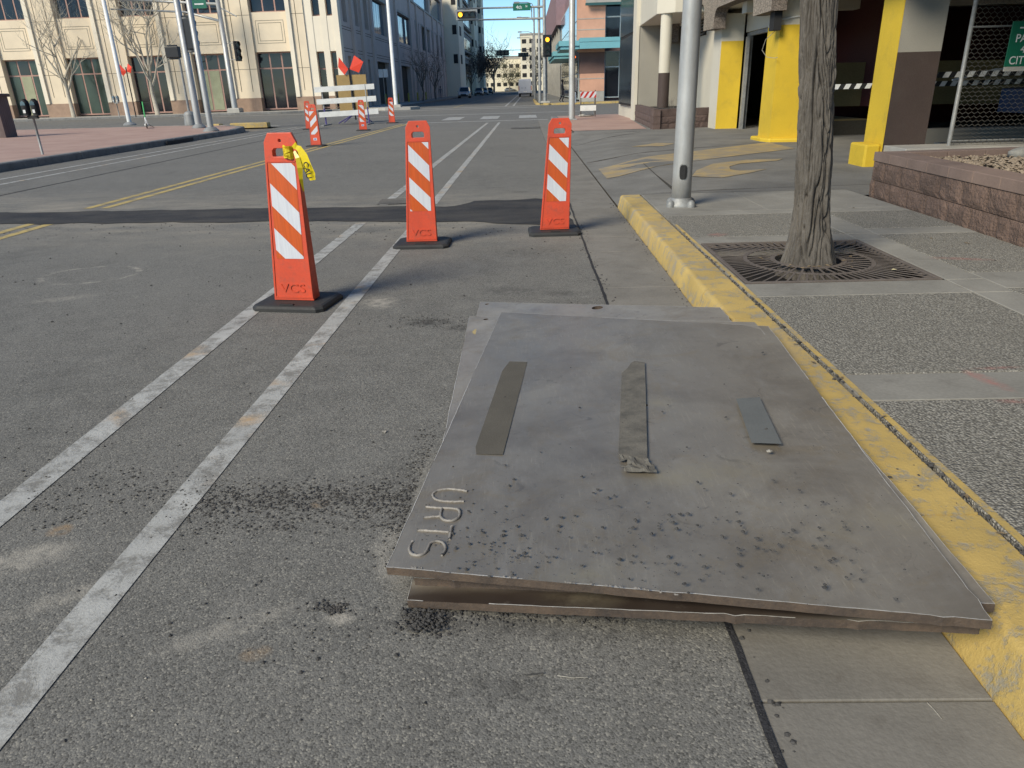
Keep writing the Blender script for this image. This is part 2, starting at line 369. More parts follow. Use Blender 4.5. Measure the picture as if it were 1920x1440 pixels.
mSteel = steel(); mSteel2 = steel(1.3, 'mill_steel_pale'); mEdge = mat('scraped_highlight', (.55,.53,.50), .5, .2, 40, 120, .2)
mSteelEdge = mat('steel_edge', (.105,.072,.05), .8, .3, 9, 80, .6, c2=(.045,.034,.028))
mWeld = mat('weld_bead', (.29,.265,.235), .6, .2, 30, 120, .3, metal=.1)
mTape = mat('grip_tape', (.095,.085,.068), .92, .12, 6, 150, .4)
mTapeD = mat('grip_tape_worn', (.07,.065,.056), .85, .35, 12, 150, .5, c2=(.16,.145,.12))
mBlack = mat('black_rubber', (.018,.018,.019), .7, .2, 4, 60, .3, c2=(.035,.034,.032))
mBlkM = mat('black_metal', (.012,.012,.013), .75, .1, 4, 60, .1)
mCrumb = mat('asphalt_crumb', (.035,.034,.034), .9, .3, 30, 200, .5, c2=(.075,.07,.065))
mPebble = mat('pale_pebble', (.40,.37,.32), .85, .3, 20, 200, .4)
mGalv = mat('galvanised', (.46,.46,.45), .48, .16, 3, 30, .15, metal=.35, stretch=(1,1,.4))
mGalvD = mat('galvanised_dull', (.33,.335,.33), .6, .2, 5, 50, .2, metal=.35, dirt=.3)
mWhiteP = mat('white_paint', (.72,.72,.70), .5, .1, 3, 30, .1)
mIron = mat('grate_iron', (.15,.125,.11), .72, .25, 12, 90, .4, metal=.1, c2=(.10,.082,.07))
mSoil = mat('dark_soil', (.018,.014,.011), .95, .3, 12, 60, .8)
mOrange = mat('orange_plastic', (.64,.072,.027), .45, .06, 5, 50, .08, c2=(.50,.06,.025), dirt=.4)
mOrSheet = mat('orange_sheeting', (.58,.095,.012), .35, .12, 60, 90, .05, stretch=(1,1,.02), dirt=.15)
mWhSheet = mat('white_sheeting', (.60,.61,.64), .35, .12, 60, 90, .05, stretch=(1,1,.02), c2=(.50,.51,.56), dirt=.15)
mYellow = mat('pillar_yellow', (.68,.46,.035), .68, .09, .9, 60, .4, dirt=.22, bd=.006)
mCream = mat('cream_stucco', (.58,.54,.45), .85, .05, .8, 70, .25)
mGreyW = mat('grey_stucco', (.30,.28,.24), .85, .08, .8, 70, .3)
mBrown = mat('brown_paint', (.06,.040,.034), .75, .12, 1.5, 60, .4, dirt=.2, bd=.006)
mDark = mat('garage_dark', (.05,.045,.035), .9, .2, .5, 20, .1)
mOchre = mat('garage_ochre', (.17,.13,.055), .85, .2, .6, 30, .2)
mRedW = mat('garage_red', (.06,.005,.004), .7, .2, .6, 30, .1)
mChain = mat('fence_wire', (.30,.28,.25), .5, .1, 6, 60, .1, metal=.6)
mGreen = mat('sign_green', (.008,.13,.075), .4, .06, 2, 40, .05)
mBlue = mat('blue_paint', (.012,.045,.12), .4, .1, 2, 40, .05)

# =================================================================== GROUND
struct(MB().quad([(-1500,-1500,-.06),(1500,-1500,-.06),(1500,3000,-.06),(-1500,3000,-.06)]).build('ground', mGrd))
# asphalt, cut where gutter and pits are
road = MB()
road.quad([(-11.5,-30,0),(.53,-30,0),(.53,36,0),(-11.5,36,0)])
road.quad([(-90,36,0),(60,36,0),(60,64,0),(-90,64,0)])
road.quad([(-11.6,64,0),(1.3,64,0),(1.3,420,0),(-11.6,420,0)])
rd = struct(road.build('road', mA))
# trench of new asphalt across the road
def ragged(pts, amp=.03, step=.25):
    out = []
    for i in range(len(pts)):
        a = Vector((*pts[i][:2], 0)); b = Vector((*pts[(i+1) % len(pts)][:2], 0)); n = max(1, int((b-a).length/step))
        for k in range(n):
            p = a.lerp(b, k/n); q = noise.noise_vector(p*2.3)*amp*1.3 + noise.noise_vector(p*9)*amp*.5
            out.append((p.x+q.x, p.y+q.y))
    return out
tr = ragged([(-11.4,10.5),(-7.2,10.0),(-2.8,9.72),(-.95,9.55),(-.7,9.95),(.1,10.05),(.5,9.55),(.5,7.8),(-.6,8.32),(-2.5,8.62),(-6.6,9.02),(-11.4,9.5)], .06, .12)
bm_ = MB(); bm_.v = [(x,y,.006) for x,y in tr]; bm_.f = [list(range(len(tr)))]; bm_.m = [0]
tag(bm_.build('asphalt_patch', mA2), kind='structure')
for i, (px, py, sx, sy) in enumerate([(0,0,0,0),(0,0,0,0),(985,240,.55,.5),(742,378,.22,.25)]):
    if not sx: continue
    c = G(px, py); o = MB()
    pts = ragged([(c.x-sx,c.y-sy),(c.x+sx,c.y-sy),(c.x+sx,c.y+sy),(c.x-sx,c.y+sy)] if i < 4 else circ(c.x,c.y,sx,14,1,sy/sx), .05, .04)
    o.v = [(x,y,.008+.004*(px==985)) for x,y in pts]; o.f = [list(range(len(pts)))]; o.m = [0]
    struct(o.build('asphalt_patch', mA3))
# gutter slabs and curb sections
gut = struct(MB().box(.53,1.12,-30,36,-.05,-.012).build('gutter', mJoint)); WL[gut] = Vector((0,0,0))
ys = [-30,-20,-12,-6,-3,-1.2,.1,1.35,2.6,3.85,5.28,6.55,7.25,8.4,9.9,12,14.5,17,20,23,26,29,32,36]
for a, b in zip(ys, ys[1:]):
    if b < -7: continue
    MB().cbox(.537,1.1,a+.003,b-.003,-.04,.002,.003).build('gutter_slab', mGut, gut)
def curb_sections(name, parent_mat, face, back, yb, ye, secs, top, mats, side=1, taper=None):
    root = struct(MB().box(min(face,back)+.03*1, max(face,back)-.03, yb, ye, -.05, .02).build(name, parent_mat)); WL[root] = Vector((0,0,0))
    prof = [(0,-.04),(0.0,.0),(.030,top*.84),(.038,top*.93),(.050,top*.985),(.068,top),(abs(back-face),top),(abs(back-face),-.04)]
    for a, b in zip(secs, secs[1:]):
        m_ = MB(); n = max(1, int((b-a)/.09)) if b-a < 3 else 6; vs = []
        for k in range(n+1):
            y = a+.004 + (b-a-.008)*k/n
            for j, (dx, z) in enumerate(prof):
                w_ = noise.noise(Vector((y*4.1, j*1.7, face)))*.005 if 1 <= j <= 5 and b-a < 3 else 0
                zz = z
                if taper and y > taper[0]: zz = z*max(0.0, 1-(y-taper[0])/(taper[1]-taper[0])) if z > 0 else z
                vs.append((face+side*(dx+w_), y, zz + w_*.3))
        k_ = len(prof)
        fs = [(i*k_+j, i*k_+j+1, (i+1)*k_+j+1, (i+1)*k_+j) for i in range(n) for j in range(k_-1)]
        if side < 0: fs = [f[::-1] for f in fs]
        fs.append(tuple(range(k_))); fs.append(tuple(range(n*k_,(n+1)*k_))[::-1])
        m_.add(vs, fs); o = m_.build('curb_section', mats, root, smooth=True, sharp=50)
    return root
curb_sections('curb', mJoint, 1.105, 1.365, -8, 9.08, [-8,-5,-3.4,-1.9,-.5,.75,1.93,2.93,3.98,4.62,5.75,6.62,7.35,8.2,9.1], .15, mCurbY, 1)
curb_sections('far_curb', mJoint, 1.105, 1.365, 22.5, 35, [22.5,26,30,35], .15, mCurbG, 1)
# near right sidewalk: slabs on a sunk base
sw = struct(MB().box(1.36,3.9,-8,9.1,-.04,.035).build('sidewalk', mSoil)); WL[sw] = Vector((0,0,0))
def slab(x0,x1,y0,y1,m,z=.15):
    return MB().cbox(x0+.004,x1-.004,y0+.004,y1-.004,.02,z,.004).build('slab', m, sw)
JX0, JX1, JX2, JX3 = 1.385, 2.75, 3.0, 3.86
for y0, y1, m in [(-8,-3.1,mAgg),(-3.1,-2.8,mCon),(-2.8,-1.1,mAgg),(-1.1,-.8,mCon),(-.8,.9,mAgg),(.9,1.2,mCon),(1.2,2.8,mAgg),(2.8,3.1,mCon),(3.1,4.42,mAgg),(4.42,4.74,mCon),(6.1,6.36,mCon),(6.36,7.5,mAgg)]:
    slab(JX0,JX1,y0,y1,m)
for y0, y1 in [(-8,-3.1),(-3.1,.9),(.9,3.1),(3.1,4.42),(4.42,4.74),(4.74,6.1),(6.1,6.36),(6.36,7.5)]: slab(JX1,JX2,y0,y1,mCon)
for y0, y1, m in [(-8,-3.1,mAgg),(-3.1,.9,mAgg),(.9,1.2,mCon),(1.2,2.8,mAgg),(2.8,3.1,mCon),(3.1,4.5,mAgg),(4.5,4.92,mCon),(4.92,6.3,mAgg),(6.3,6.58,mCon),(6.58,7.5,mAgg)]: slab(JX2,JX3,y0,y1,m)
slab(JX0,JX0+.055,4.74,6.1,mCon); slab(2.745,JX1+.003,4.74,6.1,mCon,.149)
slab(JX0,JX3,7.5,7.72,mCon); slab(JX0,2.5,7.72,9.1,mCon); slab(2.5,JX3,7.72,9.1,mCon)
# narrow yellow paint along the joint
MB().quad([(1.39,-8,.154),(1.418,-8,.154),(1.418,7.0,.154),(1.39,7.0,.154)]).build('paint_stripe', mCurbY, sw)
# driveway apron and the walk beyond it, one height field
def zdrive(x, y):
    def sm(t): t = max(0., min(1., t)); return t*t*(3-2*t)
    d = 1 - sm((y-9.1)/.7) + sm((y-20.6)/1.4)           # 1 = full height walk
    z = .012 + .11*sm((x-1.1)/1.3)
    return z + (.15 - z)*min(1, max(0, d))*max(0, min(1, (x-1.1)/.27))
dv = MB(); xs = [1.11,1.25,1.4,1.6,1.9,2.2,2.6,3.1,3.7,4.3,5.0,6.0,8,12,30]; yy = [9.105+i*.25 for i in range(55)] + [23.5,26,30,35]
dv.v = [(x, y, zdrive(x, y)) for y in yy for x in xs]; nx = len(xs)
for j in range(len(yy)-1):
    for i in range(nx-1):
        if yy[j] >= 22.3 and xs[i] < 1.36: continue
        dv.f.append([j*nx+i, j*nx+i+1, (j+1)*nx+i+1, (j+1)*nx+i]); dv.m.append(0)
drv = struct(dv.build('driveway', mConD, smooth=True)); WL[drv] = Vector((0,0,0))
struct(MB().quad([(3.86,8.6,.149),(30,8.6,.149),(30,9.105,.149),(3.86,9.105,.149)]).build('path', mConD))
def on_drive(pts2, mt, name, lift=.006, par=drv):
    """flat marking laid over the apron"""
    bm = bmesh.new(); vs = [bm.verts.new((x,y,0)) for x,y in pts2]; bm.faces.new(vs)
    bmesh.ops.triangulate(bm, faces=bm.faces[:])
    for _ in range(4):
        es = [e for e in bm.edges if e.calc_length() > .3]
        if not es: break
        bmesh.ops.subdivide_edges(bm, edges=es, cuts=1)
    for v in bm.verts: v.co.z = zdrive(v.co.x, v.co.y) + lift
    bmesh.ops.recalc_face_normals(bm, faces=bm.faces[:])
    me = bpy.data.meshes.new(name); bm.to_mesh(me); bm.free(); me.materials.append(mt)
    o = bpy.data.objects.new(name, me); col.objects.link(o); o.parent = par; WL[o] = Vector((0,0,0)); return o
def zpx(pts, z=.11): return [tuple(G(x, y, z)[:2]) for x, y in pts]
on_drive(zpx([(1122,307),(1200,297),(1300,285),(1440,268),(1490,280),(1330,300),(1160,322),(1138,324)]), mYelD, 'painted_band')
hook = [(1270,425),(1300,388),(1400,347),(1600,325),(1820,318),(1780,330),(1560,347),(1495,365),(1500,383),(1560,391),(1725,380),(1610,405),(1450,433)]
on_drive(zpx([(900+u/3.2, 200+v/3.2) for u, v in hook]), mYelD, 'painted_arrow')
on_drive(zpx([(900+u/3.2, 200+v/3.2) for u, v in [(905,245),(1060,222),(1170,225),(1100,240),(1000,243)]]), mYelD, 'painted_mark')
for a, b in [((1.42,9.3),(3.8,9.6)),((1.15,14.6),(5.2,17.0)),((1.9,9.3),(2.05,13.3)),((1.11,13.0),(1.9,13.1)),((3.8,9.6),(6.5,9.8)),((2.2,21.5),(3.7,22.2)),((1.2,19),(3.2,21.6))]:
    d = Vector((b[0]-a[0], b[1]-a[1])).normalized(); n_ = Vector((-d.y, d.x))*.008
    on_drive([(a[0]-n_.x,a[1]-n_.y),(b[0]-n_.x,b[1]-n_.y),(b[0]+n_.x,b[1]+n_.y),(a[0]+n_.x,a[1]+n_.y)], mJoint, 'joint', .004)
# brick walk at the near right corner
mBrickW = bpy.data.materials.new('brick_walk')
def brickmat(m, c1, c2, mort, scale=4.2, bw=.22, rh=.11):
    t, n, l, p = nodes(m); b = N_(t, 'ShaderNodeTexBrick'); l.new(pos(t), b.inputs['Vector'])
    b.inputs['Color1'].default_value = (*c1,1); b.inputs['Color2'].default_value = (*c2,1); b.inputs['Mortar'].default_value = (*mort,1)
    b.inputs['Scale'].default_value = 1; b.inputs['Brick Width'].default_value = bw; b.inputs['Row Height'].default_value = rh; b.inputs['Mortar Size'].default_value = .008
    l.new(mixc(t, ramp(t, noi(t, pos(t), .8, 5, .7), .35, .7), b.outputs[0], tuple((x+y)*.5*1.25 for x, y in zip(c1, mort))), p.inputs['Base Color'])
    p.inputs['Roughness'].default_value = .85
brickmat(mBrickW, (.38,.225,.18), (.32,.19,.155), (.29,.23,.19))
on_drive([(1.4,23.0),(3.6,23.0),(4.0,29.5),(7,36),(1.4,34.9)], mBrickW, 'brick_paving', .006)
# lane lines: two white lines, broken by the trench
def strip(x0, x1, y0, y1, m, name, xa=None, xb=None, z=.003, par=rd):
    xa = x0 if xa is None else xa; xb = x1 if xb is None else xb
    return MB().quad([(x0,y0,z),(x1,y0,z),(xb,y1,z),(xa,y1,z)]).build(name, m, par)
WL[rd] = Vector((0,0,0))
strip(-2.06,-1.93,-4,8.45,mWhiteL,'lane_line',-1.99,-1.87); strip(-1.98,-1.86,9.8,33.9,mWhiteL,'lane_line',-1.75,-1.64)
strip(-1.42,-1.29,-4,8.3,mWhiteL,'lane_line',-1.32,-1.21); strip(-1.31,-1.2,9.8,33.9,mWhiteL,'lane_line',-1.23,-1.12)
for dx in (0, .26):
    strip(-6.22+dx,-6.1+dx,-4,9.1,mYelL,'centre_line',-6.22+dx,-6.1+dx); strip(-6.22+dx,-6.1+dx,10.2,35.2,mYelL,'centre_line',-5.72+dx,-5.6+dx)
strip(-9.6,-9.48,-4,35,mWhiteL,'lane_line',-10.1,-10.0); strip(-10.45,-10.33,-4,35,mWhiteL,'lane_line',-10.55,-10.45)
strip(-8.45,-8.40,-4,35,mA2,'tar_seam',-8.9,-8.86)
ts = ragged([(.518,-6),(.540,-6),(.545,9.9),(.528,9.9)], .009, .04); o = MB(); o.v = [(x,y,.007) for x,y in ts]; o.f = [list(range(len(ts)))]; o.m = [0]; o.build('tar_seam', mA2, rd)
# crossing at the intersection
strip(-5.6,1.0,35.6,36.0,mWhiteL,'stop_line',-5.6,1.0)
for x in (-3.75,-1.85,.1): strip(x-.45,x+.45,38.2,42.0,mWhiteL,'crossing_block')
strip(-11,4,46.0,46.5,mWhiteL,'crossing_or_sun_strip',-11,4); strip(-11,1,58.2,58.9,mWhiteL,'crossing_or_sun_strip'); strip(-11.5,1.2,63.0,63.9,mConL,'crossing_or_sun_strip')  # last pale strip is the sunlit band across the street, put into colour
strip(-26,-12,37.0,37.5,mWhiteL,'crossing_or_sun_strip'); strip(-26,-12,57.5,58.1,mWhiteL,'crossing_or_sun_strip')
strip(-1.75,-1.6,64.2,250,mWhiteL,'lane_line',-1.4,-1.25); strip(-1.1,-.95,64.2,130,mWhiteL,'lane_line',-.8,-.65)
strip(-6.0,-5.9,64.2,250,mYelL,'centre_line')
# left side: near brick walk with curb, median tip, far walks
lw = struct(MB().prism([(-11.75,-10),(-11.75,30.5),(-12.4,33.2),(-14,35.4),(-17,36.8),(-60,41),(-60,-10)],-.04,.15).build('brick_sidewalk', mBrickW)); WL[lw]=Vector((0,0,0))
def curb_path(name, pts, wd, top, m, side=1, seg=1.6, mainmat=mJoint):
    """curb along a polyline as separate sections"""
    P = [Vector((*p,0)) for p in pts]
    base = MB()
    for a, b in zip(P, P[1:]):
        d = (b-a).normalized(); n_ = Vector((-d.y,d.x,0))*side
        base.obox((a+b)/2+n_*(wd/2)+Vector((0,0,.0)), d*((b-a).length/2), n_*(wd/2-.02), (0,0,.04))
    root = struct(base.build(name, mainmat)); WL[root] = Vector((0,0,0))
    for a, b in zip(P, P[1:]):
        L = (b-a).length; k = max(1, round(L/seg)); d = (b-a).normalized(); n_ = Vector((-d.y,d.x,0))*side
        for i in range(k):
            s0 = a + d*(L*i/k+.012); s1 = a + d*(L*(i+1)/k-.012); o = MB()
            vs = []
            for s_ in (s0, s1):
                for q, z in ((0,-.04),(.02,top*.85),(.05,top),(wd,top),(wd,-.04)): vs.append(s_ + n_*q + Vector((0,0,z)))
            fs = [(j,j+1,6+j,5+j) for j in range(4)] + [(0,5,9,4)] + [(4,3,2,1,0),(5,6,7,8,9)]
            o.add(vs, fs); oo = o.build('curb_section', m, root)
            bm = bmesh.new(); bm.from_mesh(oo.data); bmesh.ops.recalc_face_normals(bm, faces=bm.faces[:]); bm.to_mesh(oo.data); bm.free()
    return root
curb_path('left_curb', [(-11.5,-6),(-11.52,14),(-11.6,30.5),(-12.25,33.3),(-13.9,35.65),(-17,37.05),(-40,38.9)], .26, .17, mCurbG, 1, 1.9)
struct(MB().prism([(-16.2,64.3),(-17,62.8),(-19.5,61.8),(-70,58.5),(-70,90),(-11.9,90),(-11.9,66.3),(-12.6,64.9),(-13.9,64.3)],-.04,.15).build('far_left_sidewalk', mConL))
curb_path('far_left_curb', [(-70,58.2),(-19.5,61.5),(-16.8,62.5),(-16,64.0),(-13.8,64.0),(-12.3,64.7),(-11.6,66.2),(-11.6,90)], .28, .16, mCurbG, -1*-1, 3.5)
struct(MB().box(-16.2,-11.9,90,420,-.04,.15).build('street_sidewalk', mCon))
tag(MB().prism([(-11.2,61.6),(-9.2,61.8),(-8.6,63.0),(-9.2,64.6),(-11.4,65.6),(-13.4,63.4)],-.04,.2).build('kerb_island', mConL), kind='structure')
struct(MB().prism([(1.3,66),(2.2,64.2),(60,64.2),(60,420),(1.3,420)],-.04,.15).build('far_right_sidewalk', mCon))
curb_path('far_right_curb', [(1.1,90),(1.1,66),(2.1,64.0),(10,64.0)], .25, .16, mCurbY, -1, 3)
# street end: sunny cross street
struct(MB().quad([(-120,420,0),(120,420,0),(120,520,0),(-120,520,0)]).build('cross_street', mCon))

# =================================================================== STEEL PLATES
def plane_of(c):
    p = [G(x, y, z) for x, y, z in c]
    n = (p[1]-p[0]).cross(p[3]-p[0]).normalized()
    if n.z < 0: n = -n
    return p, n
def on_plane(px, py, p0, n):
    v = ray(px, py); return EYE + v*((p0-EYE).dot(n)/v.dot(n))
def steel_plate(c, holes, label, seed):
    p, n = plane_of(c); o = p[3]; ex = (p[2]-p[3]).normalized(); ey = n.cross(ex).normalized()
    c4 = [((q-o).dot(ex), (q-o).dot(ey)) for q in p]; rnd = random.Random(seed)
    outer = []
    for i in range(4):
        a = Vector((*c4[i],0)); b = Vector((*c4[(i+1)%4],0)); k = 60
        for j in range(k):
            q = a.lerp(b, j/k); e = (b-a).normalized().cross(Vector((0,0,1)))
            amp = 0 if j == 0 else (noise.noise(Vector((q.x*6,q.y*6,seed)))*.003 + rnd.uniform(-.0009,.0009) - (.006 if rnd.random() < .02 else 0))
            q = q + e*amp; outer.append((q.x, q.y))
    hl = []
    for hx, hy, r in holes:
        h = on_plane(hx, hy, o, n); hl.append(circ((h-o).dot(ex), (h-o).dot(ey), r, 18))
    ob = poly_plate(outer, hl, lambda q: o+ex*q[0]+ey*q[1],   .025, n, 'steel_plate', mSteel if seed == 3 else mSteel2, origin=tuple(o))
    ob.data.materials.append(mSteelEdge)
    for f in ob.data.polygons:
        if abs(f.normal.dot(n)) < .7: f.material_index = 1
    tag(ob, label, 'steel plate', 'stacked steel road plates')
    we = MB(); q3 = lambda q: o+ex*q[0]+ey*q[1]+n*.0012
    cen = Vector((sum(a for a, _ in c4)/4, sum(b for _, b in c4)/4, 0))
    for i in range(len(outer)):
        a = Vector((*outer[i],0)); b = Vector((*outer[(i+1)%len(outer)],0))
        k_ = .0022 + .0022*abs(noise.noise(a*5)) ; ia = a+(cen-a).normalized()*k_; ib = b+(cen-b).normalized()*k_
        if noise.noise(a*3.1+Vector((seed,0,0))) > -.28: we.quad([q3(a), q3(b), q3(ib), q3(ia)])
    we.build('worn_edge_highlight', mEdge, ob)['kind'] = 'stuff'  # pale rim: scraped wear plus the bevel highlight put into its colour
    return ob, o, n, ex, ey
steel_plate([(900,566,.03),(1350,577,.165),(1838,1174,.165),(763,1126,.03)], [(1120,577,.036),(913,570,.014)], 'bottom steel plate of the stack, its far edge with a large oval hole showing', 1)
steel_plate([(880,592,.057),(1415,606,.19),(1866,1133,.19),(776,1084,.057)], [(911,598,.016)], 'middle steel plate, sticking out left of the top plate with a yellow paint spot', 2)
PT, p0, pn, pex, pey = steel_plate([(940,587,.085),(1441,606,.216),(1861,1164,.216),(724,1064,.108)], [(1210,756,.011)], 'top steel plate of the stack with URTS welded on its near left corner', 3)
def pp(x, y, lift=0): return on_plane(x, y, p0, pn) + pn*lift
def bead(parent, path, r=.0048):
    P = [pp(700+u/3.2, 860+v/3.2, .001) for u, v in path]; Q = []
    for a, b in zip(P, P[1:]):
        k = max(2, int((b-a).length/.006))
        for j in range(k): Q.append(a.lerp(b, j/k))
    Q.append(P[-1])
    for _ in range(3): Q = [Q[0]] + [(Q[i-1]+Q[i]*2+Q[i+1])/4 for i in range(1, len(Q)-1)] + [Q[-1]]
    Q = [q + noise.noise_vector(q*150)*.0012 for q in Q]
    rs = [r*(1+.35*noise.noise(q*220)) for q in Q]
    return MB().tube(Q, rs, 6).build('welded_letter', mWeld, parent, smooth=True)
bead(PT, [(565,198),(520,188),(450,182),(390,190),(358,208),(355,222),(370,246),(420,258),(480,260),(545,258)])
o_ = MB()
def beads(paths):
    b = MB()
    for path in paths:
        P = [pp(700+u/3.2, 860+v/3.2, .001) for u, v in path]; Q = []
        for a, c in zip(P, P[1:]):
            k = max(2, int((c-a).length/.006))
            for j in range(k): Q.append(a.lerp(c, j/k))
        Q.append(P[-1])
        for _ in range(3): Q = [Q[0]] + [(Q[i-1]+Q[i]*2+Q[i+1])/4 for i in range(1, len(Q)-1)] + [Q[-1]]
        Q = [q + noise.noise_vector(q*150)*.0012 for q in Q]
        b.tube(Q, [.0048*(1+.35*noise.noise(q*220)) for q in Q], 6)
    b.build('welded_letter', mWeld, PT, smooth=True)
beads([[(315,290),(360,294),(410,298),(470,298),(515,305),(522,330),(510,360),(470,376),(425,372),(402,352),(405,325),(412,300)],[(405,348),(350,350),(300,357)]])
beads([[(262,430),(330,434),(400,438),(455,442)],[(472,408),(464,445),(455,485)]])
beads([[(235,500),(218,525),(215,555),(235,580),(275,585),(312,570),(328,540),(340,508),(375,494),(415,502),(436,530),(430,562),(410,582)]])
# weld slag on the near edge
sg = MB(); rnd = random.Random(5)
for (ua, ub, va, vb, n_) in [(85,330,640,662,90),(780,860,706,716,40),(1150,1560,742,775,90),(1560,1900,775,830,130),]:
    for _ in range(n_*2):
        q = rnd.random()
        if noise.noise(Vector((q*7, ua, 0))) < .05: continue
        u = ua+(ub-ua)*q; v = va+(vb-va)*q + rnd.uniform(-4,4)
        sg.rock(tuple(pp(700+u/3.2, 860+v/3.2, .0005)), rnd.uniform(.001,.0032), 0, .5)
sgo = sg.build('weld_slag', mWeld, PT); sgo['kind'] = 'stuff'
# strips of tape on the top plate
def tape(pts, m, label, name='grip_tape', lift=.0015):
    P = [pp(x, y, lift) for x, y in pts]; c = sum(P, Vector())/len(P)
    o = MB().quad(P).build(name, m, origin=tuple(c)); return tag(o, label, 'tape', 'strips of tape on the top plate')
tape([(948,678),(989,679),(943,853),(893,852),(892,838)], mTape, 'dull brown strip of tape nearest the left edge of the top plate')
tape([(1183,681),(1190,677),(1209,680),(1211,740),(1214,864),(1160,853),(1162,800),(1166,700),(1177,690)], mTapeD, 'torn middle strip of tape with a crumpled end beside the small hole')
tape([(1380,748),(1424,745),(1466,833),(1409,831)], mat('tape_blue', (.125,.13,.125), .8, .1, 8, 150, .3), 'short bluish tape strip nearest the curb on the top plate')
cr = MB(); A_, B_, C_, D_ = (1157,853),(1222,863),(1232,887),(1168,886); nu_, nv_ = 16, 8
for j in range(nv_+1):
    for i in range(nu_+1):
        u, v = i/nu_, j/nv_; x = (A_[0]*(1-u)+B_[0]*u)*(1-v)+(D_[0]*(1-u)+C_[0]*u)*v; y = (A_[1]*(1-u)+B_[1]*u)*(1-v)+(D_[1]*(1-u)+C_[1]*u)*v
        h_ = .0025 + .011*max(0, 1-abs(noise.noise(Vector((u*2.2+v*3.1, v*2.6-u*1.2, 1.7))))*4)*(1 if 0 < v < 1 else .3)
        cr.v.append(tuple(pp(x + 4*math.sin(v*9)*(1-u), y, h_)))
for j in range(nv_):
    for i in range(nu_):
        if (i < 4 and j in (3,4)) or (i > 13 and j < 3): continue
        q = j*(nu_+1)+i; cr.f.append([q, q+1, q+nu_+2, q+nu_+1]); cr.m.append(0)
tag(cr.build('crumpled_tape', mTapeD, origin=tuple(pp(1195,875))), 'crumpled dark tape end curled up below the middle strip', 'tape')
# yellow paint spot on the middle plate, pale worn spots
c = G(897, 622, .0585); MB().quad([(x,y,c.z+.0012) for x,y in ragged(circ(c.x,c.y,.035,12,1,1.6),.01,.02)]).build('paint_spot', mat('ochre_spot', (.42,.33,.16), .8), origin=None)
ps = bpy.data.objects['paint_spot']; mid_ = [o for o in bpy.data.objects if o.get('label','').startswith('middle steel')][0]
ps.parent = mid_; ps.matrix_parent_inverse = Matrix.Translation(-WL[mid_])

# =================================================================== LOOSE ASPHALT CRUMBS
rnd = random.Random(11)
def crumb_field(name, m, fn, n, rmin, rmax, label=None, cat=None, pw=2.2):
    b = MB()
    for _ in range(n):
        q = fn()
        if q is None: continue
        r = rmin + (rmax-rmin)*rnd.random()**pw
        st = random.getstate(); b.rock((q[0], q[1], q[2]+r*.15), r)
    o = b.build(name, m); tag(o, label, cat, None, 'stuff'); return o
def f_plate():
    k = rnd.random()
    if k < .7: x = rnd.uniform(790,1620); y = rnd.gauss(1010,60)
    elif k < .8: x = rnd.gauss(920,60); y = rnd.gauss(1020,25)
    else: x = rnd.uniform(820,1700); y = rnd.uniform(640,1150)
    # stay on the plate
    if y < 600 or y > 1064 + (x-724)*.09 or x < 728 + (1060-y)*.46 or x > 1441 + (y-606)*.745: return None
    return pp(x, y)
crumb_field('crumbs_on_plate', mCrumb, f_plate, 620, .0015, .0085, 'small black asphalt crumbs scattered over the top steel plate', 'asphalt crumbs', 3)
def f_band():
    k = rnd.random()
    if k < .45:
        x = rnd.uniform(340,770); y = rnd.gauss(935,17)+ (x-560)*-.01
    elif k < .62: x = rnd.uniform(330,760); y = rnd.gauss(975,28)
    elif k < .74: x = rnd.uniform(40,340); y = rnd.gauss(925,35)
    elif k < .86:
        s_ = rnd.random(); x = 790 - s_*60 + rnd.gauss(0,14) + 30*(s_<.5); y = 800 + s_*260 + rnd.gauss(0,12); x = 812 - (y-830)*.36 + abs(rnd.gauss(0,18))*-1
    elif k < .93: x = rnd.gauss(800,45); y = rnd.gauss(603,7)
    else: x = rnd.uniform(0,800); y = rnd.uniform(520,1400)
    if y > 1000 and rnd.random() < .6: return None
    return G(x, y)
crumb_field('crumbs_on_road', mCrumb, f_band, 5200, .0014, .0072, 'loose black asphalt crumbs swept in a band over the road left of the plates', 'asphalt crumbs', 2.6)
def f_front():
    k = rnd.random()
    if k < .5: x = rnd.gauss(795,24); y = rnd.gauss(1168,13)
    elif k < .75: x = rnd.uniform(760,1180); y = rnd.gauss(1150+(x-760)*.03, 8)
    elif k < .85: x = rnd.gauss(625,14); y = rnd.gauss(1142,6)
    elif k < .91: x = rnd.gauss(600,130); y = rnd.gauss(1190,40)
    else: return None
    p = G(x, y)
    if abs(x-795) < 40 and abs(y-1168) < 22: p.z += rnd.random()*.014
    return p
crumb_field('crumbs_by_plate', mCrumb, f_front, 1300, .0018, .0078, 'clump of black asphalt crumbs at the near left corner of the plate stack', 'asphalt crumbs', 2)
def f_far():
    k = rnd.random()
    if k < .6: x = rnd.uniform(0,1080); y = rnd.gauss(430,10)
    else: x = rnd.uniform(0,1500); y = rnd.uniform(385,620)
    if x > 1080: return None
    return G(x, y)
crumb_field('crumbs_by_trench', mCrumb, f_far, 600, .003, .012, 'dark asphalt crumbs strewn along the new trench patch', 'asphalt crumbs', 3)
def f_curb():
    k = rnd.random()
    if k < .35: return Vector((rnd.gauss(1.375,.008), rnd.uniform(1.0,6.5), .15))
    if k < .6: return Vector((rnd.gauss(1.07,.03), rnd.uniform(4.4,9.5), .0))
    if k < .62: return Vector((rnd.gauss(1.25,.05), rnd.gauss(2.0,.16), .15))
    return Vector((rnd.gauss(.56,.03), rnd.uniform(.4,8), .0))
crumb_field('curb_debris', mCrumb, f_curb, 900, .0025, .011, 'dark grit lodged along the yellow curb and gutter joints', 'grit', 2)
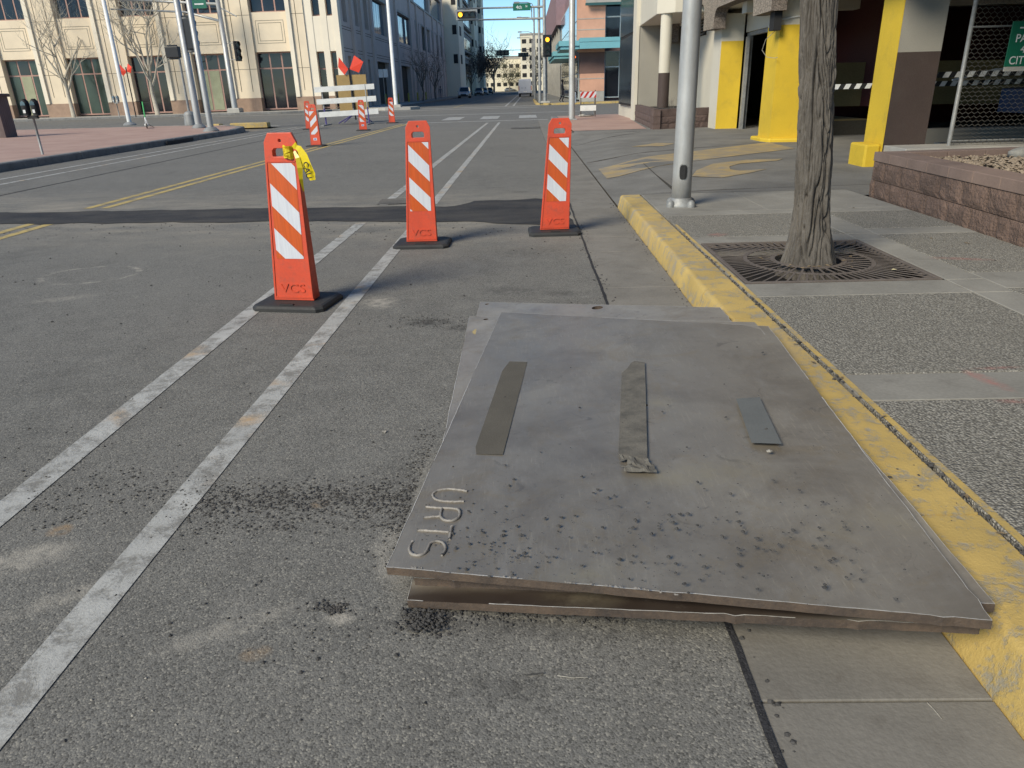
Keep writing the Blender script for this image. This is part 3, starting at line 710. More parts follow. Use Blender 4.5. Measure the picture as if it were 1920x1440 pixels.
def f_pale(): return G(rnd.uniform(0,900), rnd.uniform(520,1430))
crumb_field('pale_chips', mPebble, f_pale, 160, .0012, .005, 'tiny pale stone chips scattered on the grey asphalt', 'stone chips', 2)
for (x, y, r, z, lab) in [(721,811,.014,0,'flat white chip of stone lying on the asphalt left of the plates'),(1400//3.2+100,1052,.0,0,''),(1442,847,.012,None,'small grey pebble lying on the top plate near the curb'),(1478,1054+0,.0,0,'')]:
    if r == 0: continue
    q = pp(x, y) if z is None else G(x, y)
    tag(MB().rock((0,0,r*.2), r, 0, .5).build('stone_chip', mPebble, origin=(0,0,0)), lab, 'stone').location = q

for pts_, r_, lb in (([(985,1268),(1003,1266),(1020,1264)], .0016, 'thin dark twig lying on the asphalt in front of the plates'), ([(1045,1269),(1075,1273),(1102,1272)], .0014, 'pale crooked twig on the asphalt right of the dark twig'), ([(1738,1320),(1750,1332),(1765,1350)], .0014, 'pale twig lying on the gutter concrete by the curb')):
    P = [G(x, y) + Vector((0,0,.004)) for x, y in pts_]; tag(MB().tube(P, r_, 5).build('twig', mPebble if 'pale' in lb else mCrumb, origin=tuple(P[0])), lb, 'twig')

ll = MB(); rnd = random.Random(77)
for _ in range(70):
    k = rnd.random()
    if k < .5: a = rnd.uniform(0,6.28); q = Vector((2.09+.30*math.cos(a)*rnd.uniform(.7,1.3), 5.42+.30*math.sin(a)*rnd.uniform(.7,1.3), .155))
    elif k < .8: q = Vector((1.375+rnd.gauss(0,.02), rnd.uniform(1.5,8), .158))
    else: q = Vector((rnd.uniform(3.3,3.8), rnd.uniform(4,8), .154))
    a = rnd.uniform(0,6.28); l_ = rnd.uniform(.008,.022); d = Vector((math.cos(a), math.sin(a), rnd.uniform(-.1,.3)))*l_; e = Vector((-math.sin(a), math.cos(a), rnd.uniform(-.3,.3)))*l_*.45
    ll.quad([q-d, q-e+Vector((0,0,.003)), q+d, q+e])
tag(ll.build('leaf_litter', mat('litter', (.26,.19,.11), .9, .3, 30, 80, .2)), 'scattered dry leaf bits round the tree and along the curb joint', 'leaf litter', None, 'stuff')
# =================================================================== DELINEATORS
def clip_poly(poly, a, b, c):
    """keep a*x+b*y+c >= 0"""
    out = []
    for i in range(len(poly)):
        p, q = poly[i], poly[(i+1) % len(poly)]; fp = a*p[0]+b*p[1]+c; fq = a*q[0]+b*q[1]+c
        if fp >= 0: out.append(p)
        if (fp >= 0) != (fq >= 0):
            t = fp/(fp-fq); out.append((p[0]+t*(q[0]-p[0]), p[1]+t*(q[1]-p[1])))
    return out
HB, HT = .045, 1.13
def halfw(z): return .150 - (z-HB)/(HT-HB)*.038
def halfd(z): return .062 - (z-HB)/(HT-HB)*.044
def delineator(loc, rz, lean, phase, dirn, label, letters=True, sticker=False, detail=True):
    r = thing('delineator_panel', (0,0,0), label, 'delineator', 'orange and white delineator panels on black rubber bases')
    # rubber base with bevelled rim
    b = MB(); x0, y0 = .265, .215
    v = []
    for z, c in ((0,.0),(.02,.0),(.034,.014),(.040,.03)):
        for sx, sy in ((-1,-1),(1,-1),(1,1),(-1,1)):
            cc = .05
            pts = [(sx*(x0-c-cc), sy*(y0-c)), (sx*(x0-c), sy*(y0-c-cc))]
            if sx*sy < 0: pts = pts[::-1]
            if (sx, sy) in ((-1,-1),(1,1)): pts = pts[::-1]
            else: pts = pts
            v.append((sx, sy, z, c))
    rings = []
    for z, c in ((0,0),(.022,0),(.036,.012),(.042,.028)):
        X, Y, k = x0-c, y0-c, .04
        rings.append([(-X+k,-Y,z),(X-k,-Y,z),(X,-Y+k,z),(X,Y-k,z),(X-k,Y,z),(-X+k,Y,z),(-X,Y-k,z),(-X,-Y+k,z)])
    vs = [p for rg in rings for p in rg]; fs = [(i*8+k, i*8+(k+1)%8, (i+1)*8+(k+1)%8, (i+1)*8+k) for i in range(3) for k in range(8)]
    fs += [tuple(range(24,32)), tuple(range(8))[::-1]]
    base = b.add(vs, fs).build('rubber_base', mBlack, r)
    MB().cbox(-.05,.05,-.19,-.165,.042,.05,.003).build('grip_slot', mBlkM, base)
    # body: tapered shell with handle hole
    out = []; n = 10
    for i in range(n+1): z = HB + (HT-.055-HB)*i/n; out.append((halfw(z), z))
    out += [(halfw(HT)-.028, HT), (-halfw(HT)+.028, HT)]
    for i in range(n, -1, -1): z = HB + (HT-.055-HB)*i/n; out.append((-halfw(z), z))
    hole = [(-.052,.985),(.052,.985),(.058,.991),(.058,1.022),(.044,1.036),(-.044,1.036),(-.058,1.022),(-.058,.991)]
    peg = circ(0, 1.082, .011, 10)
    bm = bmesh.new(); edges = []
    for loop in (out, hole, peg):
        q = [bm.verts.new((x, -halfd(z), z)) for x, z in loop]
        edges += [bm.edges.new((q[i], q[(i+1) % len(q)])) for i in range(len(q))]
    bmesh.ops.triangle_fill(bm, use_beauty=True, use_dissolve=False, edges=edges)
    for f in bm.faces:
        f.normal_update()
        if f.normal.y > 0: f.normal_flip()
    rr = bmesh.ops.duplicate(bm, geom=list(bm.faces)+list(bm.edges)+list(bm.verts)); vm = rr['vert_map']
    for g_ in rr['geom']:
        if isinstance(g_, bmesh.types.BMVert): g_.co.y = halfd(g_.co.z); g_.co.x *= .93
        elif isinstance(g_, bmesh.types.BMFace): g_.normal_flip()
    for e in edges:
        l = e.link_faces[0].loops
        l = [q for q in l if q.edge == e][0]; a, c = l.vert, l.link_loop_next.vert
        bm.faces.new((c, a, vm[a], vm[c]))
    for v_ in bm.verts: v_.co.x += lean*(v_.co.z-HB)
    me = bpy.data.meshes.new('panel_body'); bm.to_mesh(me); bm.free(); me.materials.append(mOrange)
    body = bpy.data.objects.new('panel_body', me); col.objects.link(body); body.parent = r; WL[body] = Vector((0,0,0))
    bv = body.modifiers.new('bevel', 'BEVEL'); bv.width = .004; bv.segments = 2; bv.limit_method = 'ANGLE'; bv.angle_limit = R(35)
    def fp(x, z, l=.002): return (x + lean*(z-HB), -halfd(z)-l, z)
    # raised rims round the sheeting
    rim = MB()
    for s in (-1, 1):
        P = [fp(s*(halfw(z)-.010), z, .0) for z in (.06,.4,.7,.95)]
        for a, c in zip(P, P[1:]):
            a = Vector(a); c = Vector(c); rim.obox((a+c)/2, (.006,0,0), (0,.005,0), (c-a)/2)
    for z in (.065,.955): rim.obox(fp(0,z,0), (halfw(z)-.017,0,0), (0,.004,0), (0,0,.005))
    rim.build('panel_rim', mOrange, body)
    # sheeting: bands cut by the sheet outline
    z0, z1, W = .33, .945, .094
    sh = [(-W,z0),(W,z0),(W,z1),(-W,z1)]
    P_ = .288
    for k in range(-3, 6):
        for j, (m_, nm) in enumerate(((mWhSheet,'white_stripe'),(mOrSheet,'orange_stripe'))):
            t0 = z1 + .2 - (k*P_ + j*P_/2 + phase); t1 = t0 - P_/2      # band between z + dirn*x = t1..t0
            q = clip_poly(sh, -dirn, -1, t0); q = clip_poly(q, dirn, 1, -t1) if len(q) > 2 else q
            if len(q) < 3: continue
            ar = abs(sum(q[i][0]*q[(i+1)%len(q)][1]-q[(i+1)%len(q)][0]*q[i][1] for i in range(len(q)))/2)
            if ar < 1e-4: continue
            s_ = 1
            MB().quad([fp(x*(1+.06*(z1-z)/.6), z) for x, z in q]).build(nm, m_, body)
    if letters: 
        tx = text('raised_letters', 'VCS', .085, (lean*.08, -halfd(.12)-.001, .125), (1,0,0), (0,0,1), mOrange, body, .0045, sx=1.25)
    if sticker:
        MB().quad([fp(-.05,.17,.003),(fp(.05,.17,.003)),fp(.05,.235,.003),fp(-.05,.235,.003)]).build('sticker', mWhSheet, body)
        MB().quad([fp(-.03,.185,.0042),fp(.03,.185,.0042),fp(.03,.222,.0042),fp(-.03,.222,.0042)]).build('sticker_print', mat('print_blue', (.12,.14,.4), .5, fb=0), body)
    r.location = loc; r.rotation_euler.z = rz; WL[r] = Vector(loc)
    return r
d1 = delineator((-1.66,5.03,0), R(-9), .035, .130, 1, 'nearest orange and white delineator panel on the left, yellow tape on its handle')
d2 = delineator((-1.03,7.08,0), R(-1), .03, .024, 1, 'middle of the three near orange and white delineator panels, standing on the white line')
d3 = delineator((.27,7.55,0), R(2), .06, .061, 1, 'orange and white delineator panel by the gutter in front of the patched trench')
d1.scale.z = 1.035; d2.scale.z = 1.012; d3.scale.z = .985
bpy.context.view_layer.update()
delineator((-6.0,21.7,0), R(-4), .0, .10, -1, 'far delineator panel on the yellow line with stripes rising to the right', False, True)
delineator((-6.4,30.1,0), R(5), .0, .16, 1, 'far delineator panel standing in front of the white barricade boards', False, True)
delineator((-6.35,36.5,0), R(0), .0, .12, 1, 'farthest delineator panel, right of the white barricade', False)
delineator((-9.16,32.4,0), R(0), .0, .12, 1, 'delineator panel mostly hidden behind the one on the yellow line', False)
# caution tape knotted round the handle of the nearest panel
mCaut = mat('caution_yellow', (.72,.55,.02), .35, .1, 8, 40, .1)
ct = MB(); rnd = random.Random(3); base_c = Vector((-1.66,5.03,0))
rot = Matrix.Rotation(R(-9), 3, 'Z')
def L(x, y, z): return base_c + rot @ Vector((x, y, z*1.035))
for k in range(7):
    z = .985 + .011*k*.9 + rnd.uniform(-.004,.004); pts = []
    for a in range(13):
        t = a/12*math.pi*2; pts.append(L(.090 + .040*math.cos(t), -.005+.045*math.sin(t), z + .006*math.sin(t*2+k) + .01*rnd.uniform(-.5,.5)))
    h = .010
    for a, c in zip(pts, pts[1:]): ct.quad([a-Vector((0,0,h)), c-Vector((0,0,h)), c+Vector((0,0,h*.7)), a+Vector((0,0,h*.7))])
def ribbon(b, pts, ws, tw=0):
    pr = None
    for i, p in enumerate(pts):
        d = (Vector(pts[min(i+1,len(pts)-1)])-Vector(pts[max(i-1,0)])).normalized()
        s_ = d.cross(L(0,-1,0)-base_c).normalized()*ws[i]; s_ = Matrix.Rotation(tw*i, 3, d) @ s_
        e = (Vector(p)-s_, Vector(p)+s_)
        if pr: b.quad([pr[0], pr[1], e[1], e[0]])
        pr = e
ribbon(ct, [L(.15,-.05,1.05), L(.19,-.065,1.035), L(.215,-.07,.99), L(.23,-.07,.93), L(.245,-.06,.88), L(.252,-.055,.84)], [.010,.022,.032,.038,.040,.026], .08)
ribbon(ct, [L(.15,-.06,1.02), L(.175,-.075,.98), L(.185,-.08,.92), L(.185,-.085,.85), L(.19,-.08,.775)], [.008,.014,.018,.013,.004], -.3)
ribbon(ct, [L(.14,-.05,1.04), L(.165,-.06,1.055), L(.18,-.05,1.03)], [.012,.022,.008], .2)
cto = tag(ct.build('caution_tape', mCaut, origin=tuple(L(.15,-.03,.98))), 'yellow caution tape knotted on the handle of the nearest delineator, ends hanging', 'caution tape')
cto.data.polygons.foreach_set('use_smooth', [True]*len(cto.data.polygons))
xd = (L(.02,0,-1)-base_c).normalized(); yd = (L(1,0,.06)-base_c).normalized()
text('black_letters', 'CAU', .052, L(.237,-.088,.905), (L(.13,0,-1)-base_c), (L(1,0,.13)-base_c), mBlkM, cto, .0006, bold=.001)

# =================================================================== TREE GRATE AND TREE
gc = Vector((2.09,5.42,.15)); gx0,gx1,gy0,gy1 = 1.445,2.74,4.76,6.09
gr = thing('tree_grate', tuple(gc), 'rusty iron tree grate of radiating slots round the street tree', 'tree grate')
for i, (a,b,c,d) in enumerate([(gx0,gx1,gy0,gy0+.03),(gx0,gx1,gy1-.03,gy1),(gx0,gx0+.03,gy0+.032,gy1-.032),(gx1-.03,gx1,gy0+.032,gy1-.032)]):
    MB().cbox(a,b,c,d,.115,.153,.003).build('frame_bar', mIron, gr)
def ring(r0, r1, z0=.144, z1=.149, n=56):
    m_ = MB(); vs = []
    for r_, z in ((r0,z0),(r1,z0),(r1,z1),(r0,z1)):
        vs += [(gc.x+r_*math.cos(2*math.pi*k/n), gc.y+r_*math.sin(2*math.pi*k/n), z) for k in range(n)]
    fs = [(j*n+k, j*n+(k+1)%n, ((j+1)%4)*n+(k+1)%n, ((j+1)%4)*n+k) for j in range(4) for k in range(n)]
    return m_.add(vs, fs).build('ring', mIron, gr)
ring(.235,.27); ring(.435,.465)
def edge_dist(dx, dy):
    t = 9
    if dx > 1e-6: t = min(t, (gx1-.031-gc.x)/dx)
    if dx < -1e-6: t = min(t, (gx0+.031-gc.x)/dx)
    if dy > 1e-6: t = min(t, (gy1-.031-gc.y)/dy)
    if dy < -1e-6: t = min(t, (gy0+.031-gc.y)/dy)
    return t
def bar(a, r0, r1, w_):
    d = Vector((math.cos(a), math.sin(a), 0)); n_ = Vector((-d.y, d.x, 0))
    if r1-r0 < .02: return
    MB().obox(gc + d*(r0+r1)/2 + Vector((0,0,-.003)), d*(r1-r0)/2, n_*w_, (0,0,.0015)).build('bar', mIron, gr)
for k in range(72):
    a = 2*math.pi*k/72; bar(a, .466, edge_dist(math.cos(a), math.sin(a)), .0068)
for k in range(36):
    a = 2*math.pi*(k+.5)/36; bar(a, .271, .434, .0075)
# the trunk: furrowed bark carved into the surface
tr_ = thing('street_tree', (2.09,5.40,.05), 'leaning street tree with deeply furrowed grey bark rising from the iron grate', 'tree')
def trunk_center(z): return Vector((2.085 - .070*(z-.15) + .012*math.sin(z*2.2), 5.40 + .02*(z-.15), z))
def trunk_rad(z):
    r = .128 - .012*(z-.3)/1.7
    if z < .65: r += .065*((.65-z)/.5)**2.2
    return max(r, .06)
nu, nv = 220, 420; z0_, z1_ = .04, 3.2; vs = []
for j in range(nv+1):
    z = z0_ + (z1_-z0_)*j/nv; c = trunk_center(z); r = trunk_rad(z)
    for i in range(nu):
        t = 2*math.pi*i/nu; ca, sa = math.cos(t), math.sin(t)
        q = Vector((ca*1.0, sa*1.0, z*.62))
        wv = noise.noise_vector(q*1.4)*.5 + noise.noise_vector(Vector((ca*2,sa*2,z*2.1)))*.18
        u = Vector((ca*1.7, sa*1.7, z*1.55)) + wv*1.9
        rid = 1-abs(noise.noise(u*1.25))*3.2                       # broad plates with sharp furrows between
        rid2 = 1-abs(noise.noise(u*2.9+Vector((7,3,1))))*2.6
        f1 = max(0, rid)**3; f2 = max(0, rid2)**3
        fine = noise.fractal(Vector((ca*9,sa*9,z*4.5))+wv, .8, 2.2, 4)
        d = -.032*f1 - .013*f2 + .0065*fine + .010*noise.noise(Vector((ca*1.6,sa*1.6,z*1.1)))
        if z < .5: d += .028*((.5-z)/.45)*noise.noise(Vector((ca*2.2+3, sa*2.2, z*.6)))*1.6
        rr = r + d
        vs.append((c.x+rr*ca, c.y+rr*sa, z))
fs = [(j*nu+i, j*nu+(i+1)%nu, (j+1)*nu+(i+1)%nu, (j+1)*nu+i) for j in range(nv) for i in range(nu)]
mBark = bpy.data.materials.new('bark'); t, n, l, p = nodes(mBark)
gn = N_(t, 'ShaderNodeNewGeometry'); a = noi(t, pos(t, (1,1,.5)), 7, 6, .7); b_ = noi(t, pos(t, (1,1,.4)), 55, 5, .7)
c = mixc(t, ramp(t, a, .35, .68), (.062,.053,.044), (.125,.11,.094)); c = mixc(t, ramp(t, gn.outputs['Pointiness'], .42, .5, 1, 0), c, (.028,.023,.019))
c = mixc(t, mth(t, 'MULTIPLY', ramp(t, b_, .5, .7), .4), c, (.17,.157,.14))
l.new(c, p.inputs['Base Color']); p.inputs['Roughness'].default_value = .93; l.new(bump(t, b_, .8, .006), p.inputs['Normal'])
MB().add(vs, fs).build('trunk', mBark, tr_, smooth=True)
mTwig = mat('twig_bark', (.20,.17,.14), .9, .2, 6, 60, .3); mTwigP = mat('pale_twig', (.46,.41,.33), .9, .15, 6, 60, .2)
def branches(b, p, d, L_, r, depth, rnd, spread=.6, up=.12, n=5, kids=(2,4)):
    P = [Vector(p)]; d = Vector(d).normalized()
    for i in range(n):
        d = (d + Vector((rnd.uniform(-1,1), rnd.uniform(-1,1), rnd.uniform(-1,1)))*.16 + Vector((0,0,up))).normalized()
        P.append(P[-1] + d*L_/n)
    b.tube(P, [r*(1-.6*i/n) for i in range(n+1)], 5 if depth > 1 else 3, 0, False)
    if depth <= 0: return
    for k in range(rnd.randint(*kids)):
        i = rnd.randint(2, n); q = Vector((rnd.uniform(-1,1), rnd.uniform(-1,1), rnd.uniform(-.2,.7))).normalized()
        branches(b, P[i], (d*(1-spread)+q*spread), L_*rnd.uniform(.5,.78), r*.5, depth-1, rnd, spread, up, max(3, n-1), kids)
tb = MB(); rnd = random.Random(4); tc = trunk_center(3.1)
for k in range(6):
    a = k*1.05+.3; branches(tb, tc-Vector((0,0,.05*k)), (math.cos(a)*.7, math.sin(a)*.7, .8), 2.0, .06, 3, rnd)
tag(tb.build('branches', mTwig, tr_), kind=None)
# fallen leaf on the grate
lf = G(1676, 506, .153); tag(MB().quad([lf+Vector((-.02,0,0)), lf+Vector((0,-.012,.004)), lf+Vector((.024,0,.001)), lf+Vector((0,.013,.007))]).build('dry_leaf', mat('dry_leaf', (.5,.44,.26), .8), origin=tuple(lf)), 'dry pale leaf lying on the iron tree grate', 'leaf')

# =================================================================== STREET LAMP POLE (near right)
pl = thing('street_lamp', (1.68,8.15,.15), 'silver street lamp pole on the right sidewalk with an open black hand hole', 'street lamp')
MB().lathe([(.105,.0),(.103,.3),(.088,3),(.07,7.5)], (1.68,8.15,.19), 32).build('pole', mGalv, pl, smooth=True)
bs = MB().lathe([(.15,0),(.152,.02),(.125,.05),(.112,.085),(.107,.09)], (1.68,8.15,.15), 28)
for k in range(4):
    a = k*math.pi/2+.6; c_ = Vector((1.68+.155*math.cos(a), 8.15+.155*math.sin(a), .15))
    bs.lathe([(.045,0),(.046,.03),(.035,.055),(.02,.07),(.004,.075)], c_, 12)
bs.build('base_flange', mGalvD, pl, smooth=True, sharp=50)
def on_pole(cx, cz, hw, hh, r, name, m, lift, n=14):
    m_ = MB(); vs = []; aa = math.atan2(-8.15, -1.68) + .09
    pts = [(hw*math.copysign(abs(math.cos(2*math.pi*k/n))**.6, math.cos(2*math.pi*k/n)), hh*math.copysign(abs(math.sin(2*math.pi*k/n))**.6, math.sin(2*math.pi*k/n))) for k in range(n)]
    for x, z in pts:
        a = aa + cx/r + x/r; vs.append((1.68+(r+lift)*math.cos(a), 8.15+(r+lift)*math.sin(a), cz+z))
    m_.add(vs, [tuple(range(n))]); return m_.build(name, m, pl)
hz = AY(1283, 323, 8.05).z
on_pole(0, hz, .047, .086, .1035, 'hand_hole_rim', mGalvD, .002); on_pole(0, hz, .039, .076, .1035, 'hand_hole', mBlkM, .005)
MB().tube([(1.68,8.15,7.6),(1.2,8.1,8.1),(.2,8,8.3),(-.6,7.9,8.3)], [.05,.045,.04,.035], 10).build('lamp_arm', mGalv, pl, smooth=True)
MB().cbox(-1.2,-.6,7.75,8.05,8.22,8.36,.04).build('lamp_head', mGalvD, pl)

# =================================================================== RETAINING WALL WITH GRAVEL
def split_block(b, L_, h, d, seed, x0=0, z0=0):
    """block whose outer face (toward -Y local) is rough"""
def block_wall(root, p0, p1, courses, L_, depth, m, mcap=None, cap_h=.1, cap_over=.01, seedz=0, inward=1):
    a = Vector((*p0, 0)); c = Vector((*p1, 0)); d = (c-a).normalized(); nn = Vector((d.y, -d.x, 0))*inward     # outward normal
    W = (c-a).length; rnd = random.Random(seedz)
    for ci, (z0, z1) in enumerate(courses):
        s = -L_*(.5 if ci % 2 else 0)
        while s < W-.01:
            s0, s1 = max(0, s)+.003, min(W, s+L_)-.003; s += L_
            if s1-s0 < .03: continue
            m_ = MB(); nx_, nz_ = 6, 4; vs = []
            for j in range(nz_+1):
                for i in range(nx_+1):
                    u = s0+(s1-s0)*i/nx_; z = z0+.003+(z1-z0-.006)*j/nz_; edge = i in (0, nx_) or j in (0, nz_)
                    o = -.006 if edge else .008 + .014*noise.noise(Vector((u*9, z*9, seedz))) + rnd.uniform(-.003,.004)
                    vs.append(a + d*u + nn*o + Vector((0,0,z)))
            fs = [(j*(nx_+1)+i, j*(nx_+1)+i+1, (j+1)*(nx_+1)+i+1, (j+1)*(nx_+1)+i) for j in range(nz_) for i in range(nx_)]
            k0 = len(vs)
            for u, z in ((s0,z0+.003),(s1,z0+.003),(s1,z1-.003),(s0,z1-.003)): vs.append(a+d*u-nn*depth+Vector((0,0,z)))
            c0, c1, c2_, c3 = 0, nx_, (nz_+1)*(nx_+1)-1, nz_*(nx_+1)
            fs += [tuple([k0, k0+1]+list(range(c1, c0-1, -1))), tuple([k0+2, k0+3]+list(range(c3, c2_+1))), (k0+1,k0+2)+tuple(range(c2_, c1-1, -(nx_+1))), (k0+3,k0)+tuple(range(c0, c3+1, nx_+1))]
            ob = m_.add(vs, fs).build('block', m, root)
            if inward < 0: pass
    if mcap:
        z = courses[-1][1]; k = max(1, round(W/(L_*1.02)))
        for i in range(k):
            s0 = W*i/k + (.002 if i else -cap_over); s1 = W*(i+1)/k - (.002 if i < k-1 else -cap_over)
            cc = a + d*(s0+s1)/2 + nn*(cap_over-depth)/2 + Vector((0,0,z+cap_h/2+.001)); m_ = MB()
            m_.obox(cc, d*(s1-s0)/2, nn*(depth+cap_over)/2, (0,0,cap_h/2)); m_.build('cap_stone', mcap, root, bevel=.006)
wl = thing('retaining_wall', (3.85,8.3,.15), 'low split-face brown block wall with smooth cap along the right sidewalk', 'wall')
crs = [(.12,.325),(.325,.525)]
block_wall(wl, (3.70,2.0), (3.905,8.58), crs, .405, .28, mSplit, mCap, .098, .004, 1, -1)
block_wall(wl, (4.19,8.595), (8.5,8.9), crs, .405, .2, mSplit, mCap, .098, .0, 2, -1)
for ob in wl.children:
    bm = bmesh.new(); bm.from_mesh(ob.data); bmesh.ops.recalc_face_normals(bm, faces=bm.faces[:]); bm.to_mesh(ob.data); bm.free()
MB().quad([(3.95,1.5,.53),(9,1.5,.53),(9,8.7,.53),(4.0,8.5,.53)]).build('planter_soil', mSoil, wl)
gv = MB(); rnd = random.Random(21)
for _ in range(7000):
    x = 4.0+ (rnd.random()**1.3)*3.4; y = rnd.uniform(4.6,8.5); gv.rock((x, y, .545+rnd.random()*.02), rnd.uniform(.012,.032), 0, .7)
tag(gv.build('gravel', mGravel), 'tan river gravel filling the planter behind the block wall', 'gravel', None, 'stuff')
bb = AY(1905, 283, 8.3)
bo_ = MB(); bv_ = []
for j in range(9):
    for i in range(16):
        a = i/16*6.2832; ph = j/8*math.pi; d_ = Vector((math.sin(ph)*math.cos(a), math.sin(ph)*math.sin(a), math.cos(ph))); k = 1+.25*noise.noise(d_*1.7+Vector((4,1,2)))
        bv_.append((bb.x+.05+d_.x*.12*k, 8.3+d_.y*.10*k, .58+d_.z*.075*k))
bo_.add(bv_, [(j*16+i, j*16+(i+1)%16, (j+1)*16+(i+1)%16, (j+1)*16+i) for j in range(8) for i in range(16)])
tag(bo_.build('boulder', mCon, origin=(bb.x+.05,8.3,.5), smooth=True), 'pale boulder at the back of the gravel planter by the frame edge', 'rock')

# =================================================================== GARAGE
ga = thing('parking_garage', (5.4,17,.1), 'parking garage with yellow pillars, exposed aggregate fascia and dark interior', 'building')
def part(name, m, mb, **k): return mb.build(name, m, ga, **k)
zt = 2.44
# pillar A (near): yellow street face, grey over brown front
part('pillar', mBrown, MB().box(5.405,6.03,11.655,12.30,.1,1.72))
part('pillar_top', mGreyW, MB().box(5.405,6.03,11.655,12.30,1.72,3.05))
part('yellow_face', mYellow, MB().box(5.395,5.405,11.652,12.302,.1,3.05))
part('wheel_guard', mYellow, MB().box(5.16,5.39,11.68,12.25,.09,.45), bevel=.03)
# pillar B
part('pillar', mYellow, MB().box(5.40,6.15,17.1,17.95,.1,2.47)); part('pillar_top', mCream, MB().box(5.40,6.15,17.1,17.95,2.47,3.05))
fl = MB(); fl.prism([(5.27,18.1),(5.27,17.35),(5.36,17.0),(6.0,16.9),(6.3,17.0),(6.3,18.1)],.08,.20); part('wheel_guard', mYellow, fl, bevel=.03)
part('pillar', mYellow, MB().box(5.40,6.0,22.05,22.9,.1,2.42)); part('pillar_top', mCream, MB().box(5.40,6.0,22.05,22.9,2.42,3.1))
part('cream_face', mCream, MB().box(5.388,5.40,22.052,22.902,.1,3.1))
# fascia on the street side, with round-cornered openings over each bay
def rc(y0, y1, zb, zt_, r):   # opening outline from below, rounded upper corners
    P = [(y0, zb), (y0, zt_-r)] + [(y0+r-r*math.cos(a*math.pi/8), zt_-r+r*math.sin(a*math.pi/8)) for a in range(1,5)]
    P += [(y1-r+r*math.sin(a*math.pi/8), zt_-r+r*math.cos(a*math.pi/8)) for a in range(0,4)] + [(y1, zt_-r), (y1, zb)]
    return P
ZB = 2.72
out = [(8.9,ZB),(11.4,ZB)] 
out = [(-6,ZB-.0),( -1,ZB)] + rc(-.8,4.6,ZB,3.25,.35) + rc(5.4,10.9,ZB,3.25,.35) + rc(12.3,16.8,ZB,3.25,.35) + rc(18.1,21.75,ZB,3.20,.35) + rc(22.95,28.2,ZB+.02,3.45,.35) + [(29.0,ZB),(29.0,7.6),(-6,7.6)]
fo = poly_plate(out, [], lambda q: Vector((5.08, q[0], q[1])), .32, (-1,0,0), 'fascia', mAggF, ga)
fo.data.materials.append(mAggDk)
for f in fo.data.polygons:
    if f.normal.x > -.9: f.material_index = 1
# building body over the fascia and deck slabs
part('upper_wall', mGreyW, MB().box(5.5,34,-6,29,7.0,8.2))
part('deck_slab', mCream, MB().box(5.41,34,-6,29,3.22,3.5))
part('lintel', mCream, MB().box(6.05,6.25,18.3,22.05,2.62,3.215))
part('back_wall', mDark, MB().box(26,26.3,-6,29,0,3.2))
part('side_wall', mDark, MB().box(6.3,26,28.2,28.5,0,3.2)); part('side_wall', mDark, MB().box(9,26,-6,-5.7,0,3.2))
part('inner_wall', mRedW, MB().box(8.2,14.0,22.3,22.5,.1,3.2))
part('inner_wall', mRedW, MB().box(8.2,8.4,18.5,22.3,.75,3.2)); part('inner_kerb', mDark, MB().box(6.9,8.19,18.6,22.2,.1,.45)); part('inner_kerb_top', mOchre, MB().box(6.9,8.19,18.6,22.2,.452,.475))
part('door_frame', mGalvD, MB().box(6.08,6.2,21.85,22.02,.1,2.6)); part('door_frame', mGalvD, MB().box(6.08,6.2,18.35,21.84,2.52,2.61)); part('door_frame', mGalvD, MB().box(6.0,6.08,21.7,21.84,.1,2.5))
# ramp walls and kerbs inside the bay
part('ramp_wall', mOchre, MB().add([(7.0,19.5,.75),(24,15.5,.75),(24,15.8,.75),(7,19.8,.75),(7.0,19.5,1.75),(24,15.5,1.5),(24,15.8,1.5),(7,19.8,1.75)], [(0,3,2,1),(4,5,6,7),(0,1,5,4),(1,2,6,5),(2,3,7,6),(3,0,4,7)]))
part('ramp_kerb', mGreyW, MB().box(7.5,24,15.2,15.5,.1,.42)); part('ramp_kerb', mGreyW, MB().box(7.2,24,13.4,13.6,.1,.30)); part('inner_column', mGreyW, MB().box(18,18.6,12,12.6,.1,3.2)); part('inner_column', mGreyW, MB().box(19,19.6,17,17.6,.1,3.2))
part('ceiling_beam', mCream, MB().box(5.45,26,14.6,15.0,2.9,3.21)); part('ceiling_beam', mCream, MB().box(5.45,26,10.0,10.4,2.9,3.21)); part('ceiling_beam', mCream, MB().box(5.45,26,20.0,20.4,2.95,3.21))
# plinth by the fence
part('plinth', mConL, MB().box(5.42,12,10.95,11.65,.1,.435), bevel=.01)
# stucco wall, louvre bay
part('stucco_wall', mCream, MB().box(5.62,5.9,22.9,28.2,.1,3.2))
lv = part('louver_frame', mDark, MB().box(5.56,5.618,24.9,25.9,2.75,3.2))
for k in range(5): MB().obox((5.55,25.4,2.80+.085*k), (.03,0,.02), (0,.46,0), (.006,0,.009)).build('louver_slat', mGalvD, lv)
# speaker box and cable on pillar B
sp = MB().cbox(5.2,5.36,16.92,17.22,2.36,2.72,.01).build('wall_speaker', mBlkM, None, origin=(5.28,17.1,2.36)); tag(sp, 'black box mounted high on the yellow pillar left of the tree', 'speaker')
MB().tube([(5.30,17.1,2.36),(5.16,17.25,2.2),(5.12,17.3,2.0),(5.2,17.2,1.86),(5.33,17.05,1.83),(5.37,16.98,1.84)], .006, 6).build('cable', mGreyW, sp)
MB().tube([(5.37,17.08,2.56),(5.6,17.08,2.6),(6.1,17.08,2.66)], .015, 6).build('conduit', mWhiteP, sp)
